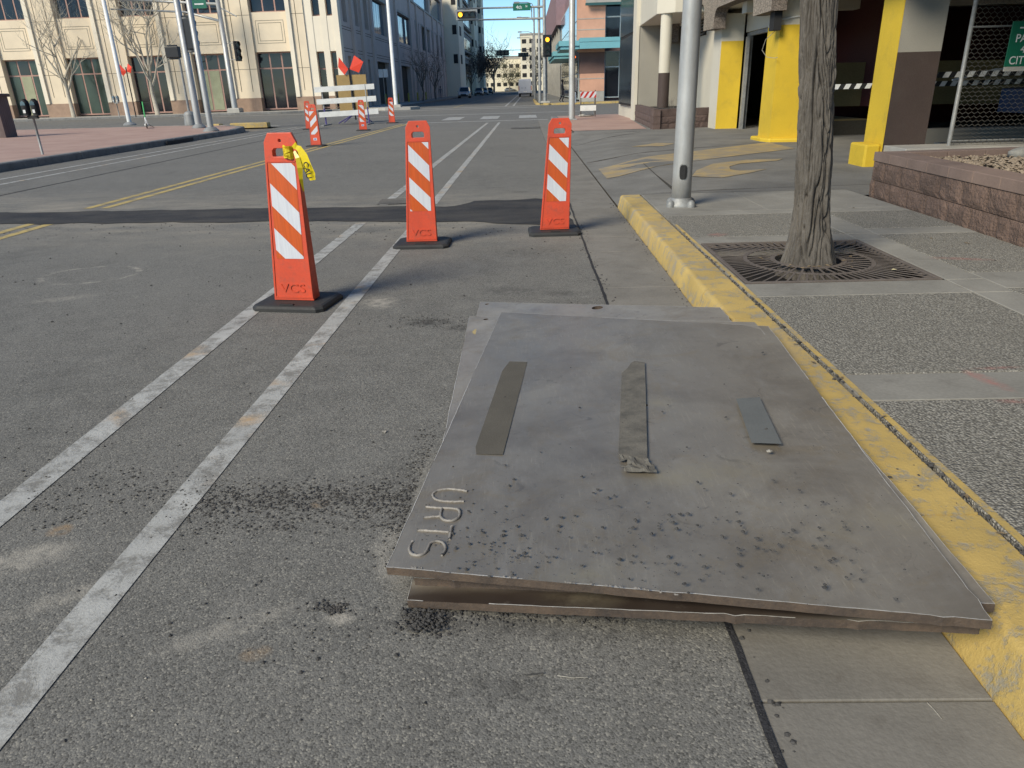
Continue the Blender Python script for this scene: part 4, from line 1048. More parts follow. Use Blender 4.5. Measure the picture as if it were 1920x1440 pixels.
# corner tower in cream over the planter
part('corner_bulge', mCream, MB().prism([(3.95,24.2),(4.4,23.75),(5.61,23.75),(5.61,29),(4.12,29)],3.3,9), bevel=.02)
part('recess_wall', mGreyW, MB().box(4.1,5.6,28.7,28.95,.1,3.3))
part('corner_wall', mCream, MB().box(4.12,9,28.96,34.5,.1,9)); part('corner_post', mCream, MB().box(3.98,4.12,28.7,29.5,.1,9))
sf = part('shop_window', mBlkM, MB().box(4.03,4.115,29.5,33.8,.62,9))
gG = glass('shop_glass', (.03,.035,.035), .1)
for z0, z1 in ((.7,3.1),(3.2,4.6),(4.7,6.6)): MB().box(4.015,4.028,29.62,33.7,z0,z1).build('pane', gG, sf)
c_ = part('column', mCream, MB().lathe([(.17,1.69),(.17,3.3)], (4.25,24.2,0), 24), smooth=True, sharp=40); MB().lathe([(.172,.7),(.172,1.69)], (4.25,24.2,0), 24).build('painted_base', mBrown, c_, smooth=True, sharp=40)
pk = thing('block_planter', (4.2,24,.15), 'raised planter of dark brown split-face blocks under the round column', 'planter')
pts = [(4.02,28.6),(3.72,22.6),(5.55,23.1)]
cr3 = [(.1,.3),(.3,.5)]
block_wall(pk, pts[1], pts[0], cr3, .5, .2, mSplitD, mSplitD, .2, .0, 5, -1)
block_wall(pk, pts[1], pts[2], cr3, .5, .2, mSplitD, mSplitD, .2, .0, 6, 1)
for ob in pk.children:
    bm = bmesh.new(); bm.from_mesh(ob.data); bmesh.ops.recalc_face_normals(bm, faces=bm.faces[:]); bm.to_mesh(ob.data); bm.free()
MB().quad([(3.95,23,.62),(5.6,23.3,.62),(5.6,28.6,.62),(4.1,28.6,.62)]).build('planter_soil', mSoil, pk)
pb = MB(); rnd = random.Random(8)
for k in range(14): branches(pb, (4.6+rnd.uniform(-.2,.5), 24+rnd.uniform(-.3,.6), .62), (rnd.uniform(-.3,.3), rnd.uniform(-.3,.3), 1), .3, .006, 1, rnd)
tag(pb.build('dry_shrub', mTwig, origin=(4.7,24.1,.62)), 'small dry shrub in the dark block planter', 'shrub')
# boom barrier arms inside
def boom(x0, x1, y, z, label):
    r = thing('barrier_arm', (x0, y, z), label, 'barrier arm', 'striped barrier arms')
    n = int((x1-x0)/.09)
    for k in range(n):
        a = x0+(x1-x0)*k/n; b = x0+(x1-x0)*(k+1)/n
        o = MB(); o.add([(a,y-.02,z-.04),(b,y-.02,z-.04),(b+.04,y-.02,z+.04),(a+.04,y-.02,z+.04),(a,y+.02,z-.04),(b,y+.02,z-.04),(b+.04,y+.02,z+.04),(a+.04,y+.02,z+.04)], [(0,1,2,3),(7,6,5,4),(0,4,5,1),(3,2,6,7),(0,3,7,4),(1,5,6,2)])
        o.build('white_band' if k % 2 else 'black_band', mWhiteP if k % 2 else mBlkM, r)
    MB().cbox(x1+.05, x1+.35, y-.15, y+.15, .1, z+.15, .02).build('gate_cabinet', mGalvD, r)
    MB().tube([(x0+(x1-x0)*.45,y,z+.05),(x0+(x1-x0)*.6,y,z+.2),(x0+(x1-x0)*1.0,y,z+.22)], .02, 6).build('brace', mWhiteP, r)
boom(5.2, 9.9, 13.6, 1.26, 'black and white striped barrier arm left of the brown pillar'); boom(6.3, 9.2, 12.2, 1.40, 'black and white striped barrier arm behind the wire fence')
# blue vehicle in the garage behind the fence
bv = thing('parked_pickup', (12.6,15.5,.1), 'blue pickup parked in the dark garage behind the wire fence', 'pickup truck')
bd = MB(); prof = [(-2.7,.55),(-2.7,1.0),(-1.5,1.08),(-.9,1.75),(.9,1.78),(1.1,1.12),(2.8,1.1),(2.8,.55)]
vs = [(12.6+x, 15.5+sy*.95*(1 if z < 1.3 else .85), z+.1) for sy in (-1,1) for x, z in prof]; n = len(prof)
bd.add(vs, [tuple(range(n)), tuple(range(n,2*n))[::-1]] + [(i,(i+1)%n+0,n+(i+1)%n,n+i) for i in range(n)][::1]); bdo = bd.build('body', mBlue, bv)
bm = bmesh.new(); bm.from_mesh(bdo.data); bmesh.ops.recalc_face_normals(bm, faces=bm.faces[:]); bm.to_mesh(bdo.data); bm.free()
MB().add([(11.9,14.58,1.22),(13.3,14.58,1.22),(13.25,14.66,1.72),(12.05,14.66,1.72)], [(0,1,2,3)]).build('window', gG, bv)
for x in (10.7,14.4): MB().wheel((x,14.62,.46), .36, .22, 18, 0, 'y').build('wheel', mBlack, bv)
# wire fence on the plinth
fn = thing('wire_fence', (6.2,11.3,.43), 'hexagonal wire mesh fence with a grey pipe post above the concrete plinth', 'fence')
MB().tube([(6.2,11.3,.43),(6.2,11.3,3.2)], .03, 10).build('post', mGalvD, fn, smooth=True)
MB().tube([(9.2,11.3,.43),(9.2,11.3,3.2)], .03, 10).build('post', mGalvD, fn, smooth=True)
for z in (.5, 2.0): MB().tube([(6.2,11.27,z),(9.2,11.27,z)], .014, 6).build('rail', mGalvD, fn)
wm = MB(); hx = .075; hy = .052
x = 6.22
def wire(a, c, r=.0022):
    a = Vector(a); c = Vector(c); d = (c-a).normalized(); s1 = d.cross(Vector((0,1,0)))*r; s2 = Vector((0,1,0))*r
    wm.add([a-s1-s2, a+s1-s2, a+s2*1.2, c-s1-s2, c+s1-s2, c+s2*1.2], [(0,1,4,3),(1,2,5,4),(2,0,3,5)])
nC = 58; w2 = .021; dz = .030; vz = .026
for ci in range(nC):
    xc = x + ci*w2*2; z = .45; sgn = 1 if ci % 2 else -1
    while z < 2.9:
        wire((xc-sgn*w2, 11.25, z), (xc-sgn*w2, 11.25, z+vz)); wire((xc-sgn*w2, 11.25, z+vz), (xc+sgn*w2, 11.25, z+vz+dz))
        wire((xc+sgn*w2, 11.25, z+vz+dz), (xc+sgn*w2, 11.25, z+2*vz+dz)); wire((xc+sgn*w2, 11.25, z+2*vz+dz), (xc-sgn*w2, 11.25, z+2*(vz+dz)))
        z += 2*(vz+dz)
wo = wm.build('mesh_wire', mChain, fn); wo['kind'] = 'stuff'
# green parking sign hung on the fence
c0 = AY(1905,40,11.1); sgx, sgz = c0.x, c0.z
sg = thing('parking_sign', (sgx+.35, 11.1, 1.45), 'green parking sign hung on the wire fence at the right edge', 'sign')
zb = AY(1893,125,11.1).z
MB().box(sgx-.04,sgx+.75,11.08,11.1,zb,sgz).build('sign_panel', mGreen, sg)
MB().box(sgx-.04,sgx+.75,11.07,11.098,zb-.06,zb-.002).build('lower_strip', mConL, sg)
H_ = sgz-zb
for k, (s_, q) in enumerate((('PARKING',.62),('400',.38),('CITY OF',.13))):
    text('sign_text', s_, .145, (sgx+[.03,.13,.0][k], 11.075, zb+H_*q), (1,0,0), (0,0,1), mWhiteP, sg, .001, 'LEFT', .9, .001)
MB().add([(sgx+.06,11.074,zb+H_*.84),(sgx+.3,11.074,zb+H_*.84),(sgx+.3,11.074,zb+H_*.87),(sgx+.06,11.074,zb+H_*.87)], [(0,1,2,3)]).build('sign_arrow', mWhiteP, sg)
# =================================================================== LEFT CORNER BUILDING
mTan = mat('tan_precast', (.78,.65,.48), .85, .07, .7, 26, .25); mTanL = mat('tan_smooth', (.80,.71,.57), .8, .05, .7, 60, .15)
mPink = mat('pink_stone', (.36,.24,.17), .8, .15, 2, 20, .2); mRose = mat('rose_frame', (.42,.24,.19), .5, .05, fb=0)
mShadeW = mat('shaded_precast', (.56,.47,.42), .85, .08, .7, 30, .25); mGroove = mat('groove', (.10,.08,.055), .9, fb=0)  # mShadeW: darker copy of the tan precast, street-side shade put into its colour
gDark = glass('dark_glass', (.018,.02,.026), .05); gGreen = glass('green_glass', (.05,.075,.06), .15, .4); gSky = glass('blue_glass', (.10,.19,.26), .05)
mShade = mat('window_blind', (.33,.34,.22), .8, fb=0)
B1 = thing('corner_building', (-30,75,.15), 'tan precast corner building across the intersection with dark windows and rose frames', 'office building')
def b1(name, m, mb, par=None, **k): return mb.build(name, m, par or B1, **k)
YF = 65.0; cs = [-20.65-5.32*k for k in range(6)]
# glazing plane, bays, pilasters
for i, cx in enumerate(cs):
    x0, x1 = cx-1.5, cx+1.5
    for z0, z1, kind in ((.25,4.68,0),(7.62,12.2,1)):
        f = b1('window_frame', mRose, MB().box(x0,x1,YF+.55,YF+.62,z0,z1)); n_ = 3
        ww = (x1-x0)/n_
        rows = ((z0+.12,z0+3.15),(z0+3.27,z1-.1)) if kind == 0 else ((z0+.1,z0+2.2),(z0+2.3,z1-.1))
        for a in range(n_):
            for r_, (za, zb_) in enumerate(rows):
                g_ = gDark
                if kind == 0 and r_ == 0 and ((i == 1 and a in (0,1)) or (i == 4 and a == 1)): g_ = mShade
                if kind == 0 and i in (3,4) and not (i == 4 and a == 1): g_ = gGreen
                MB().box(x0+ww*a+.07, x0+ww*(a+1)-.07, YF+.52, YF+.546, za, zb_).build('pane', g_, f)
    b1('spandrel_panel', mTan, MB().box(x0+.002,x1-.002,YF+.18,YF+.6,4.69,7.61))
    for k, ins in enumerate((.35,.55)):
        for a, b, c, d in ((x0+ins,x1-ins,5.0+ins*.9,5.03+ins*.9),(x0+ins,x1-ins,7.3-ins*.9,7.33-ins*.9)): b1('groove', mGroove, MB().box(a,b,YF+.174,YF+.179,c,d))
        for xx in (x0+ins, x1-ins-.03): b1('groove', mGroove, MB().box(xx,xx+.03,YF+.174,YF+.179,5.03+ins*.9,7.3-ins*.9))
    # pilasters either side: body, base and slim fins
    xa, xb = x1, x1+2.32
    if i == 0: xb = -17.75
    b1('pilaster', mTan, MB().box(xa,xb,YF,YF+.9,1.2,12.5))
    b1('pilaster_base', mPink, MB().box(xa-.02,xb+.02,YF-.08,YF+.9,.15,1.195))
    b1('fin', mTanL, MB().box(xa+.02,xa+.35,YF-.16,YF-.002,1.2,12.5)); 
    b1('groove', mGroove, MB().box(xa+.75,xa+.80,YF-.006,YF+.02,1.7,12.5))
    if i: b1('groove', mGroove, MB().box(xb-.62,xb-.57,YF-.006,YF+.02,1.7,12.5))
    for z in (3.4,7.4,10.2): b1('groove', mGroove, MB().box(xa+.36,xb,YF-.005,YF+.01,z,z+.03))
b1('cornice', mTanL, MB().box(-50,-15.5,YF-.1,YF+1.2,12.5,13.2))
# corner bay
b1('corner_wall', mTanL, MB().box(-17.75,-17.1,YF+.1,YF+1,.15,12.4)); b1('corner_wall', mTanL, MB().box(-16.45,-15.95,YF+.1,YF+1,.15,12.4)); b1('corner_wall', mTanL, MB().box(-15.45,-14.98,YF+.1,YF+1,.15,12.4))
for xa, xb in ((-17.1,-16.45),(-15.95,-15.45)):
    b1('corner_panel', mTanL, MB().box(xa,xb,YF+.14,YF+1,4.6,7.2)); 
    for z0, z1 in ((.25,4.58),(7.22,12)):
        f = b1('window_frame', mRose, MB().box(xa,xb,YF+.5,YF+.6,z0,z1)); MB().box(xa+.06,xb-.06,YF+.46,YF+.497,z0+.1,z0+3).build('pane', gDark, f); MB().box(xa+.06,xb-.06,YF+.46,YF+.497,z0+3.1,z1-.1).build('pane', gDark, f)
b1('corner_base', mPink, MB().box(-17.73,-17.12,YF+.03,YF+.099,.15,1.2)); b1('corner_base', mPink, MB().box(-16.44,-15.96,YF+.03,YF+.099,.15,1.2))
# main mass (upper storeys too) behind the facades
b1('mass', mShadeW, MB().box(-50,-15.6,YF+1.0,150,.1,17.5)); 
b1('upper_storeys', mTan, MB().box(-50,-15.0,YF+.05,YF+.99,13.21,17.5))
# street face, X = -15
XF = -15.0
def sbox(name, m, y0, y1, z0, z1, dx0=-.6, dx1=0.0, par=None): return b1(name, m, MB().box(XF+dx0,XF+dx1,y0,y1,z0,z1), par)
ops = [('n',67.3,68.5),('n',71.3,72.6),('n',75.3,76.7),('g',80.5,87.5),('g',96,103.5),('n',108.5,110.5),('n',113,115),('n',117.5,119.5),('n',122.5,124.5),('n',128,130),('n',134,136),('n',140,142)]
ups = [(66.8,68.4),(71.2,73.0),(75.8,77.6),(80.3,87.8),(95.3,107.2)] + [(111+6.3*k,114.6+6.3*k) for k in range(6)]
def wallrow(spans, z0, z1, ya, yb, m=mShadeW):
    y = ya
    for a, b in spans:
        if a > y: sbox('wall', m, y, a, z0, z1)
        y = b
    if y < yb: sbox('wall', m, y, yb, z0, z1)
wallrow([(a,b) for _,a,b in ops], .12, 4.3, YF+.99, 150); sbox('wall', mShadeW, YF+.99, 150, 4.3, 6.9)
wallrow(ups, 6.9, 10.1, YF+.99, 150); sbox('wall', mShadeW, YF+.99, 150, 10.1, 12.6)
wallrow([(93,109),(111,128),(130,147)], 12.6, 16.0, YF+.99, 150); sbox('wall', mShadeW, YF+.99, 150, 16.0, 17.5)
for a, b in ups[3:]:
    f = sbox('window_frame', mBlkM, a, b, 6.9, 10.1, -.45, -.38); n_ = max(2, int((b-a)/1.2)); ww = (b-a)/n_
    for k in range(n_): MB().box(XF-.378,XF-.35,a+ww*k+.07,a+ww*(k+1)-.07,7.0,10.0).build('pane', gSky, f)
    sbox('window_trim', mConL, a-.5, b+.5, 10.11, 10.35, .002, .08); sbox('window_trim', mConL, a-.5, a-.15, 9.2, 10.1, .002, .08)
for a, b in ups[:3]:
    f = sbox('window_frame', mBlkM, a, b, 6.9, 10.1, -.45, -.38); MB().box(XF-.378,XF-.35,a+.08,b-.08,7,10).build('pane', gDark, f)
for a, b in [(93,109),(111,128),(130,147)]:
    f = sbox('window_frame', mBlkM, a, b, 12.6, 16.0, -.45, -.38); n_ = int((b-a)/1.5); ww = (b-a)/n_
    for k in range(n_): MB().box(XF-.378,XF-.35,a+ww*k+.07,a+ww*(k+1)-.07,12.7,15.9).build('pane', gSky, f)
sbox('ledge', mConL, 93, 149.5, 12.3, 12.55, .002, .15)
for k_, a, b in ops:
    if k_ == 'g':
        sbox('garage_opening', mDark, a, b, .12, 4.3, -.59, -.5)
    else:
        f = sbox('window_frame', mBlkM, a, b, .12, 4.3, -.5, -.42); MB().box(XF-.418,XF-.39,a+.08,b-.08,.3,4.2).build('pane', gDark, f)
for z in (4.6,4.85,6.3,6.5): sbox('groove', mGroove, YF+1, 150, z, z+.05, .0, .006)
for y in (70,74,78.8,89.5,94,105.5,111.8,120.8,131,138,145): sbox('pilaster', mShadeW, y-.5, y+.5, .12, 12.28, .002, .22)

# =================================================================== BUILDINGS FURTHER ON
mCreamF = mat('far_cream', (.76,.69,.54), .8, .06, .2, 4, .05); mGreyF = mat('far_grey', (.26,.25,.24), .8, .08, .2, 4, .05)
B2 = thing('office_block', (-25,190,0), 'tall cream office block beyond the corner building with grey window bands', 'office building')
def b2(name, m, mb, par=None): return mb.build(name, m, par or B2)
b2('wall', mCreamF, MB().box(-50,-14.0,151,240,.1,36))
for y0, y1, xx in ((151,165,-12.4),(196,212,-12.2),(228,240,-12.0)):
    b2('pier', mCreamF, MB().box(-14,xx,y0,y1,.1,36))
    for z in range(6, 34, 5):
        w_ = b2('window', mBlkM, MB().box(xx,xx+.1,y0+3,y0+6,z,z+1.6)); b2('window', mBlkM, MB().box(xx-1.1,xx-.3,y0-.08,y0-.002,z,z+1.6))
for y0, y1 in ((165.1,195.9),(212.1,227.9)):
    for z in range(4, 34, 5):
        b2('grey_band', mGreyF, MB().box(-13.99,-12.9,y0,y1,z,z+3.6)); b2('ledge', mConL, MB().box(-13.99,-12.7,y0,y1,z+3.62,z+4.0))
        for k in range(int((y1-y0)/4)): b2('window', gDark, MB().box(-12.898,-12.8,y0+1+4*k,y0+3.4+4*k,z+.4,z+2.6))
def far_block(name, x0, x1, y0, y1, h, nx_, nz_, m, label, side=None, wz=1.4, wx=1.6):
    r = thing(name, ((x0+x1)/2, y0, 0), label, 'building')
    MB().box(x0,x1,y0,y1,.1,h).build('wall', m, r); MB().box(x0-.2,x1+.2,y0-.2,y1,h+.01,h+.6).build('parapet', mConL, r)
    sx = (x1-x0)/nx_; sz = (h-2)/nz_
    for i in range(nx_):
        for k in range(nz_):
            f = MB().box(x0+sx*(i+.5)-wx/2, x0+sx*(i+.5)+wx/2, y0-.1, y0-.002, 1.6+sz*k+.5, 1.6+sz*k+.5+wz).build('window', mBlkM, r)
    return r
far_block('white_building', -1.6, 18, 300, 330, 19.5, 7, 6, mCreamF, 'white six storey building above the van at the end of the street')
far_block('low_office', -23, -1.8, 330, 350, 12.5, 8, 3, mCreamF, 'low cream building closing the view beyond the far trees')
far_block('hotel_block', -60, -24, 345, 365, 18, 9, 4, mCreamF, 'cream block far off behind the dark street trees')
far_block('brick_block', -14, -3, 520, 530, 20, 6, 4, mat('far_brick', (.34,.22,.16), .8, fb=0), 'small brick coloured building at the very end of the street')
far_block('east_block', 5.6, 26, 205, 235, 16, 6, 4, mat('far_tan', (.40,.32,.25), .8, fb=0), 'tan building further along the right sidewalk past the glass front')

# right corner: brick and glass with teal canopies
mBrk = mat('salmon_brick', (.62,.34,.235), .85, .08, 1.5, 40, .2); mBrkD = mat('plum_brick', (.19,.11,.09), .85, .08, 1.5, 40, .2)
mTeal = mat('teal_canopy', (.17,.42,.47), .5, .06, 1, 20, .05); mFrameG = mat('pale_mullion', (.50,.56,.56), .5, fb=0); mPurple = mat('mauve_panel', (.30,.20,.22), .7, fb=0)
B3 = thing('glass_corner_building', (6,70,.15), 'salmon brick and glass corner building with teal canopies across the intersection', 'building')
def b3(name, m, mb, par=None, **k): return mb.build(name, m, par or B3, **k)
b3('brick_pier', mBrk, MB().box(4.35,6.62,66,67,3.95,10)); b3('brick_pier', mBrkD, MB().box(4.55,6.62,66,67,2.33,3.94)); b3('brick_pier', mBrk, MB().box(4.6,6.62,66,67,.95,2.32)); b3('pier_base', mConL, MB().box(4.6,6.62,65.97,67,.15,.94))
for z in (1.9,5.6,6.4): b3('brick_course', mConL, MB().box(4.36,6.61,65.98,66.0,z,z+.06))
f = b3('window_frame', mFrameG, MB().box(6.63,14,66.3,66.45,.4,4.0)); 
for k in range(6):
    for z0, z1 in ((.5,2.75),(2.85,3.9)): MB().box(6.72+1.2*k,7.82+1.2*k,66.25,66.298,z0,z1).build('pane', gDark, f)
f = b3('window_frame', mFrameG, MB().box(6.63,14,66.3,66.45,4.85,10))
for k in range(6):
    for z0, z1 in ((4.95,6.5),(6.62,8.6)): MB().box(6.72+1.2*k,7.82+1.2*k,66.25,66.298,z0,z1).build('pane', gDark, f)
b3('mass', mPurple, MB().box(4.9,30,67,160,.15,10.5)); b3('roof_band', mPurple, MB().box(3.9,30,98,160,8.3,13))
# curtain wall along the street
f = b3('curtain_wall_frame', mFrameG, MB().box(4.5,4.62,67.3,98,.3,8.8))
for k in range(16):
    for z0, z1 in ((.45,2.3),(2.4,3.9),(4.9,6.4),(6.5,8.6)): MB().box(4.44,4.498,67.45+1.9*k,69.2+1.9*k,z0,z1).build('pane', gSky if z0 > 3 else gDark, f)
f = b3('curtain_wall_frame', mFrameG, MB().box(4.5,4.62,99,150,.3,8.2))
for k in range(17):
    for z0, z1 in ((.45,3.8),(4.6,8.1)): MB().box(4.44,4.498,99.2+3*k,101.8+3*k,z0,z1).build('pane', gSky if z0 > 3 else gDark, f)
for y in range(100, 150, 6): b3('column', mConL, MB().box(4.2,4.43,y,y+.5,.15,8.2))
for (y0, y1, z0, x0) in ((64.6,71.5,4.15,2.9),(73,88,3.75,2.7)):
    c_ = b3('canopy', mTeal, MB().box(x0,4.43,y0,y1,z0,z0+.22)); MB().box(x0-.12,4.43,y0-.12,y1+.12,z0+.24,z0+.62).build('canopy_edge', mTeal, c_)
c_ = b3('canopy', mTeal, MB().box(4.44,12,64.5,65.9,4.72,4.9)); MB().box(4.44,12,64.38,64.48,4.15,4.62).build('canopy_edge', mTeal, c_); MB().box(4.44,12,64.38,64.48,4.65,4.95).build('canopy_edge', mTeal, c_)
for k in range(12): MB().box(4.6+.42*k,4.72+.42*k,64.5,65.95,4.45,4.65).build('canopy_slat', mTeal, c_)
b3('billboard', mConL, MB().box(5.0,12,65.6,65.8,7.55,10)); b3('billboard_frame', mat('teal_dark', (.03,.10,.10), .5, fb=0), MB().box(4.95,12,65.5,65.59,7.35,7.53))

# =================================================================== SIGNALS, POLES, SIGNS
mSigB = mat('signal_black', (.012,.012,.013), .45, fb=.05); mAmber = lampm('amber_lens', (1.0,.42,.03), 2.2); mLens = glass('dark_lens', (.02,.025,.02), .2); mHand = lampm('orange_hand', (1.0,.16,.03), 1.6)
def pole(b, x, y, z0, z1, r0, r1, n=14): return b.lathe([(r0,0),(r0,.05),(r1,z1-z0)], (x,y,z0), n)
def signal_head(name, c, axis, face, lit, label, back=True, parent_none=None, s=.30, cat='traffic light'):
    """three lamp head; axis 'z' vertical or 'x' horizontal; face = -1 towards us"""
    c = Vector(c); r = thing(name, tuple(c), label, cat)
    L_ = 3*s*1.15/2; a = Vector((0,0,1)) if axis == 'z' else Vector((1,0,0)); o = Vector((1,0,0)) if axis == 'z' else Vector((0,0,1))
    F = Vector(face).normalized(); O = F.cross(Vector((0,0,1))) if axis == 'z' else Vector((0,0,1)); A = Vector((0,0,1)) if axis == 'z' else Vector((0,0,1)).cross(F)
    MB().obox(c, A*L_, O*s*.55, F*.11).build('housing', mSigB, r, bevel=.015)
    if back: MB().obox(c - F*.04, A*(L_+.13), O*(s*.55+.13), F*.006).build('backplate', mGalvD if axis == 'x' else mSigB, r)
    for k in (-1, 0, 1):
        q = c + A*k*s*1.15 + F*.112
        n_ = 16; vs = [q + (O*math.cos(t_*2*math.pi/n_) + Vector(A)*math.sin(t_*2*math.pi/n_))*s*.40 for t_ in range(n_)]
        MB().add([v + F*.004 for v in vs], [tuple(range(n_))]).build('lens', mAmber if k == lit else mLens, r)
        # visor
        up = Vector((0,0,1)); side = F.cross(up); vv = []
        for d_ in (0, .22):
            for t_ in range(11):
                an = math.pi*(-.15+1.3*t_/10); vv.append(q + F*(.0+d_*(1 if d_ == 0 else (.6+.4*math.sin(max(0,min(math.pi,an)))))) + (side*math.cos(an)+up*math.sin(an))*s*.46)
        MB().add(vv, [(i, i+1, 12+i, 11+i) for i in range(10)]).build('visor', mSigB, r)
    return r
# far right mast with two arms
mp = thing('signal_mast', (1.6,65,.15), 'grey signal mast at the far right corner with two arms over the street', 'traffic light pole')
pole(MB(), 1.62,65,.15,10.5,.15,.12).build('pole', mGalvD, mp, smooth=True); MB().cbox(1.25,2.0,64.7,65.3,.15,.3,.05).build('base', mConL, mp)
for z in (7.32, 6.49): MB().tube([(1.6,65,z),(-5.3,65,z+.05)], [.085,.05], 8).build('mast_arm', mGalvD, mp, smooth=True)
for x in (.62,): MB().box(x-.04,x+.04,64.96,65.04,6.5,7.3).build('brace', mGalvD, mp)
o = thing('utility_pole', (1.2,65,.15), 'second grey pole standing just left of the signal mast', 'pole'); pole(MB(),1.2,65.1,.15,9.5,.13,.1).build('pole', mGalvD, o, smooth=True)
signal_head('traffic_light', (-4.6,64.85,6.92), 'x', (0,-1,0), 1 if False else -1, 'horizontal traffic light with the amber lamp lit on the mast arm', True, s=.42)
signal_head('traffic_light', (1.85,64.7,4.45), 'z', (0,-1,0), 1, 'vertical traffic light with amber lit on the far right mast', True, s=.40)
ss = thing('street_sign', (-.15,64.9,7.3), 'green 4th St street name sign hung on the mast arm', 'street sign')
MB().box(-.86,.54,64.86,64.89,7.08,7.6).build('sign_panel', mGreen, ss); text('sign_text', '4th', .36, (-.62,64.85,7.32), (1,0,0), (0,0,1), mWhiteP, ss, .001, 'LEFT', 1, .004); text('sign_text', 'St', .22, (.12,64.85,7.38), (1,0,0), (0,0,1), mWhiteP, ss, .001, 'LEFT', 1, .003)
# pedestrian signal on a white post
ps_ = thing('pedestrian_signal', (3.9,62.5,.15), 'pedestrian signal showing an orange hand on a white post by the far right corner', 'pedestrian signal')
MB().lathe([(.16,0),(.14,.75),(.055,.8),(.05,3.1)], (3.9,62.5,.15), 12).build('post', mWhiteP, ps_, smooth=True, sharp=30); MB().box(3.6,4.2,62.35,62.6,3.25,3.85).build('housing', mSigB, ps_)
hd = MB(); hd.box(3.70,3.93,62.34,62.349,3.35,3.58)
for k in range(4): hd.box(3.70+.06*k,3.74+.06*k,62.34,62.349,3.59,3.72)
hd.box(3.95,3.99,62.34,62.349,3.42,3.56); hd.build('hand_symbol', mHand, ps_)
# lamps along the right kerb
for i, (x, y, zt_, xa) in enumerate([(1.05,85,9.6,-.45),(1.2,100,9.4,-.3),(1.3,122,9.2,-.4),(1.4,150,10.0,-.8)]):
    lab = ['cobra head street lamp at the far right kerb, nearest behind the signal mast','second cobra head street lamp along the far right kerb','third cobra head street lamp along the far right kerb','farthest cobra head street lamp beside the white van'][i]
    r = thing('street_lamp', (x,y,.15), lab, 'street lamp', 'street lamps along the far right kerb')
    pole(MB(), x,y,.15,zt_-.5,.11,.07,10).build('pole', mGalvD, r, smooth=True)
    MB().tube([(x,y,zt_-.6),(x-.2,y,zt_-.15),(x-.7,y,zt_),(xa,y,zt_)], .045, 6).build('lamp_arm', mGalvD, r); MB().cbox(xa-.6,xa,y-.15,y+.15,zt_-.08,zt_+.08,.04).build('lamp_head', mGalvD, r)
# near right corner pole
r = thing('utility_pole', (1.80,30.7,.15), 'slim silver pole at the near right corner, behind the gutter delineator', 'pole'); pole(MB(),1.82,30.7,.15,9,.12,.11,16).build('pole', mGalv, r, smooth=True); MB().cbox(1.62,2.02,30.5,30.9,.12,.2,.03).build('base', mGalvD, r)
# far left white lamp
r = thing('street_lamp', (-10.95,64,.2), 'tall white street lamp on the concrete corner across the intersection', 'street lamp'); pole(MB(),-10.55,63.2,.2,10,.17,.12,14).build('pole', mWhiteP, r, smooth=True); MB().cbox(-10.95,-10.15,62.8,63.6,.19,.4,.05).build('base', mConL, r)
# left corner poles
def lpole(x, y, r0, h, label, m=mGalv, base=.3):
    r = thing('signal_pole', (x,y,.15), label, 'pole'); pole(MB(),x,y,.15,h,r0,r0*.8,18).build('pole', m, r, smooth=True)
    MB().lathe([(base,0),(base,.04),(base*.7,.12),(r0*1.1,.16)], (x,y,.15), 14).build('base', mGalvD, r, smooth=True, sharp=40); return r
PA = lpole(-12.35,29.9,.115,9,'thick silver pole nearest the road at the left corner'); PB = lpole(-14.3,33.4,.145,9.5,'silver pole just behind at the left corner, carrying a black traffic light')
signal_head('traffic_light', (-13.9,33.3,3.85), 'z', (.35,1,0), 9, 'black traffic light seen from behind between the two silver poles', True, s=.33)
MB().tube([(-14.3,33.4,4.45),(-13.95,33.3,4.45)], .03, 6).build('bracket', mGalvD, PB); MB().tube([(-14.3,33.4,3.2),(-13.95,33.3,3.2)], .03, 6).build('bracket', mGalvD, PB)
PC = thing('pedestrian_signal', (-16.2,37,.15), 'thin pole topped by a black pedestrian signal box, on a pale concrete foot', 'pedestrian signal')
MB().lathe([(.3,0),(.27,.5),(.2,.6),(.055,.66),(.05,3.0)], (-16.2,37,.15), 12).build('post', mGalvD, PC, smooth=True, sharp=30); MB().box(-16.75,-16.12,36.85,37.15,3.14,3.62).build('housing', mSigB, PC, bevel=.03)
for z in (3.10,3.66): MB().box(-16.65,-16.2,36.95,37.05,z-.03,z+.03).build('bracket', mSigB, PC)
PD = thing('signal_mast', (-24.4,63.5,.15), 'grey signal mast in front of the tan building with two arms reaching left', 'traffic light pole')
pole(MB(),-23.9,63.4,.15,9,.24,.17,16).build('pole', mGalv, PD, smooth=True); MB().cbox(-24.4,-23.4,62.9,63.9,.15,.5,.08).build('base', mConL, PD)
MB().tube([(-23.9,63.4,8.1),(-32,62.5,8.6)], [.1,.07], 8).build('mast_arm', mGalv, PD, smooth=True); MB().tube([(-23.9,63.4,6.9),(-26.5,63.1,7.6),(-32,62.5,7.9)], [.1,.08,.06], 8).build('mast_arm', mGalv, PD, smooth=True)
MB().tube([(-23.9,63.4,7.9),(-22.6,63.4,7.2)], .05, 6).build('camera_arm', mGalv, PD)
signal_head('traffic_light', (-22.85,63.1,4.7), 'z', (.8,-.6,0), 9, 'unlit black traffic light on the right side of the mast before the tan building', False, s=.42)
MB().tube([(-23.9,63.4,5.3),(-23,63.2,5.3)], .03, 6).build('bracket', mGalvD, PD); MB().tube([(-23.9,63.4,4.1),(-23,63.2,4.1)], .03, 6).build('bracket', mGalvD, PD)
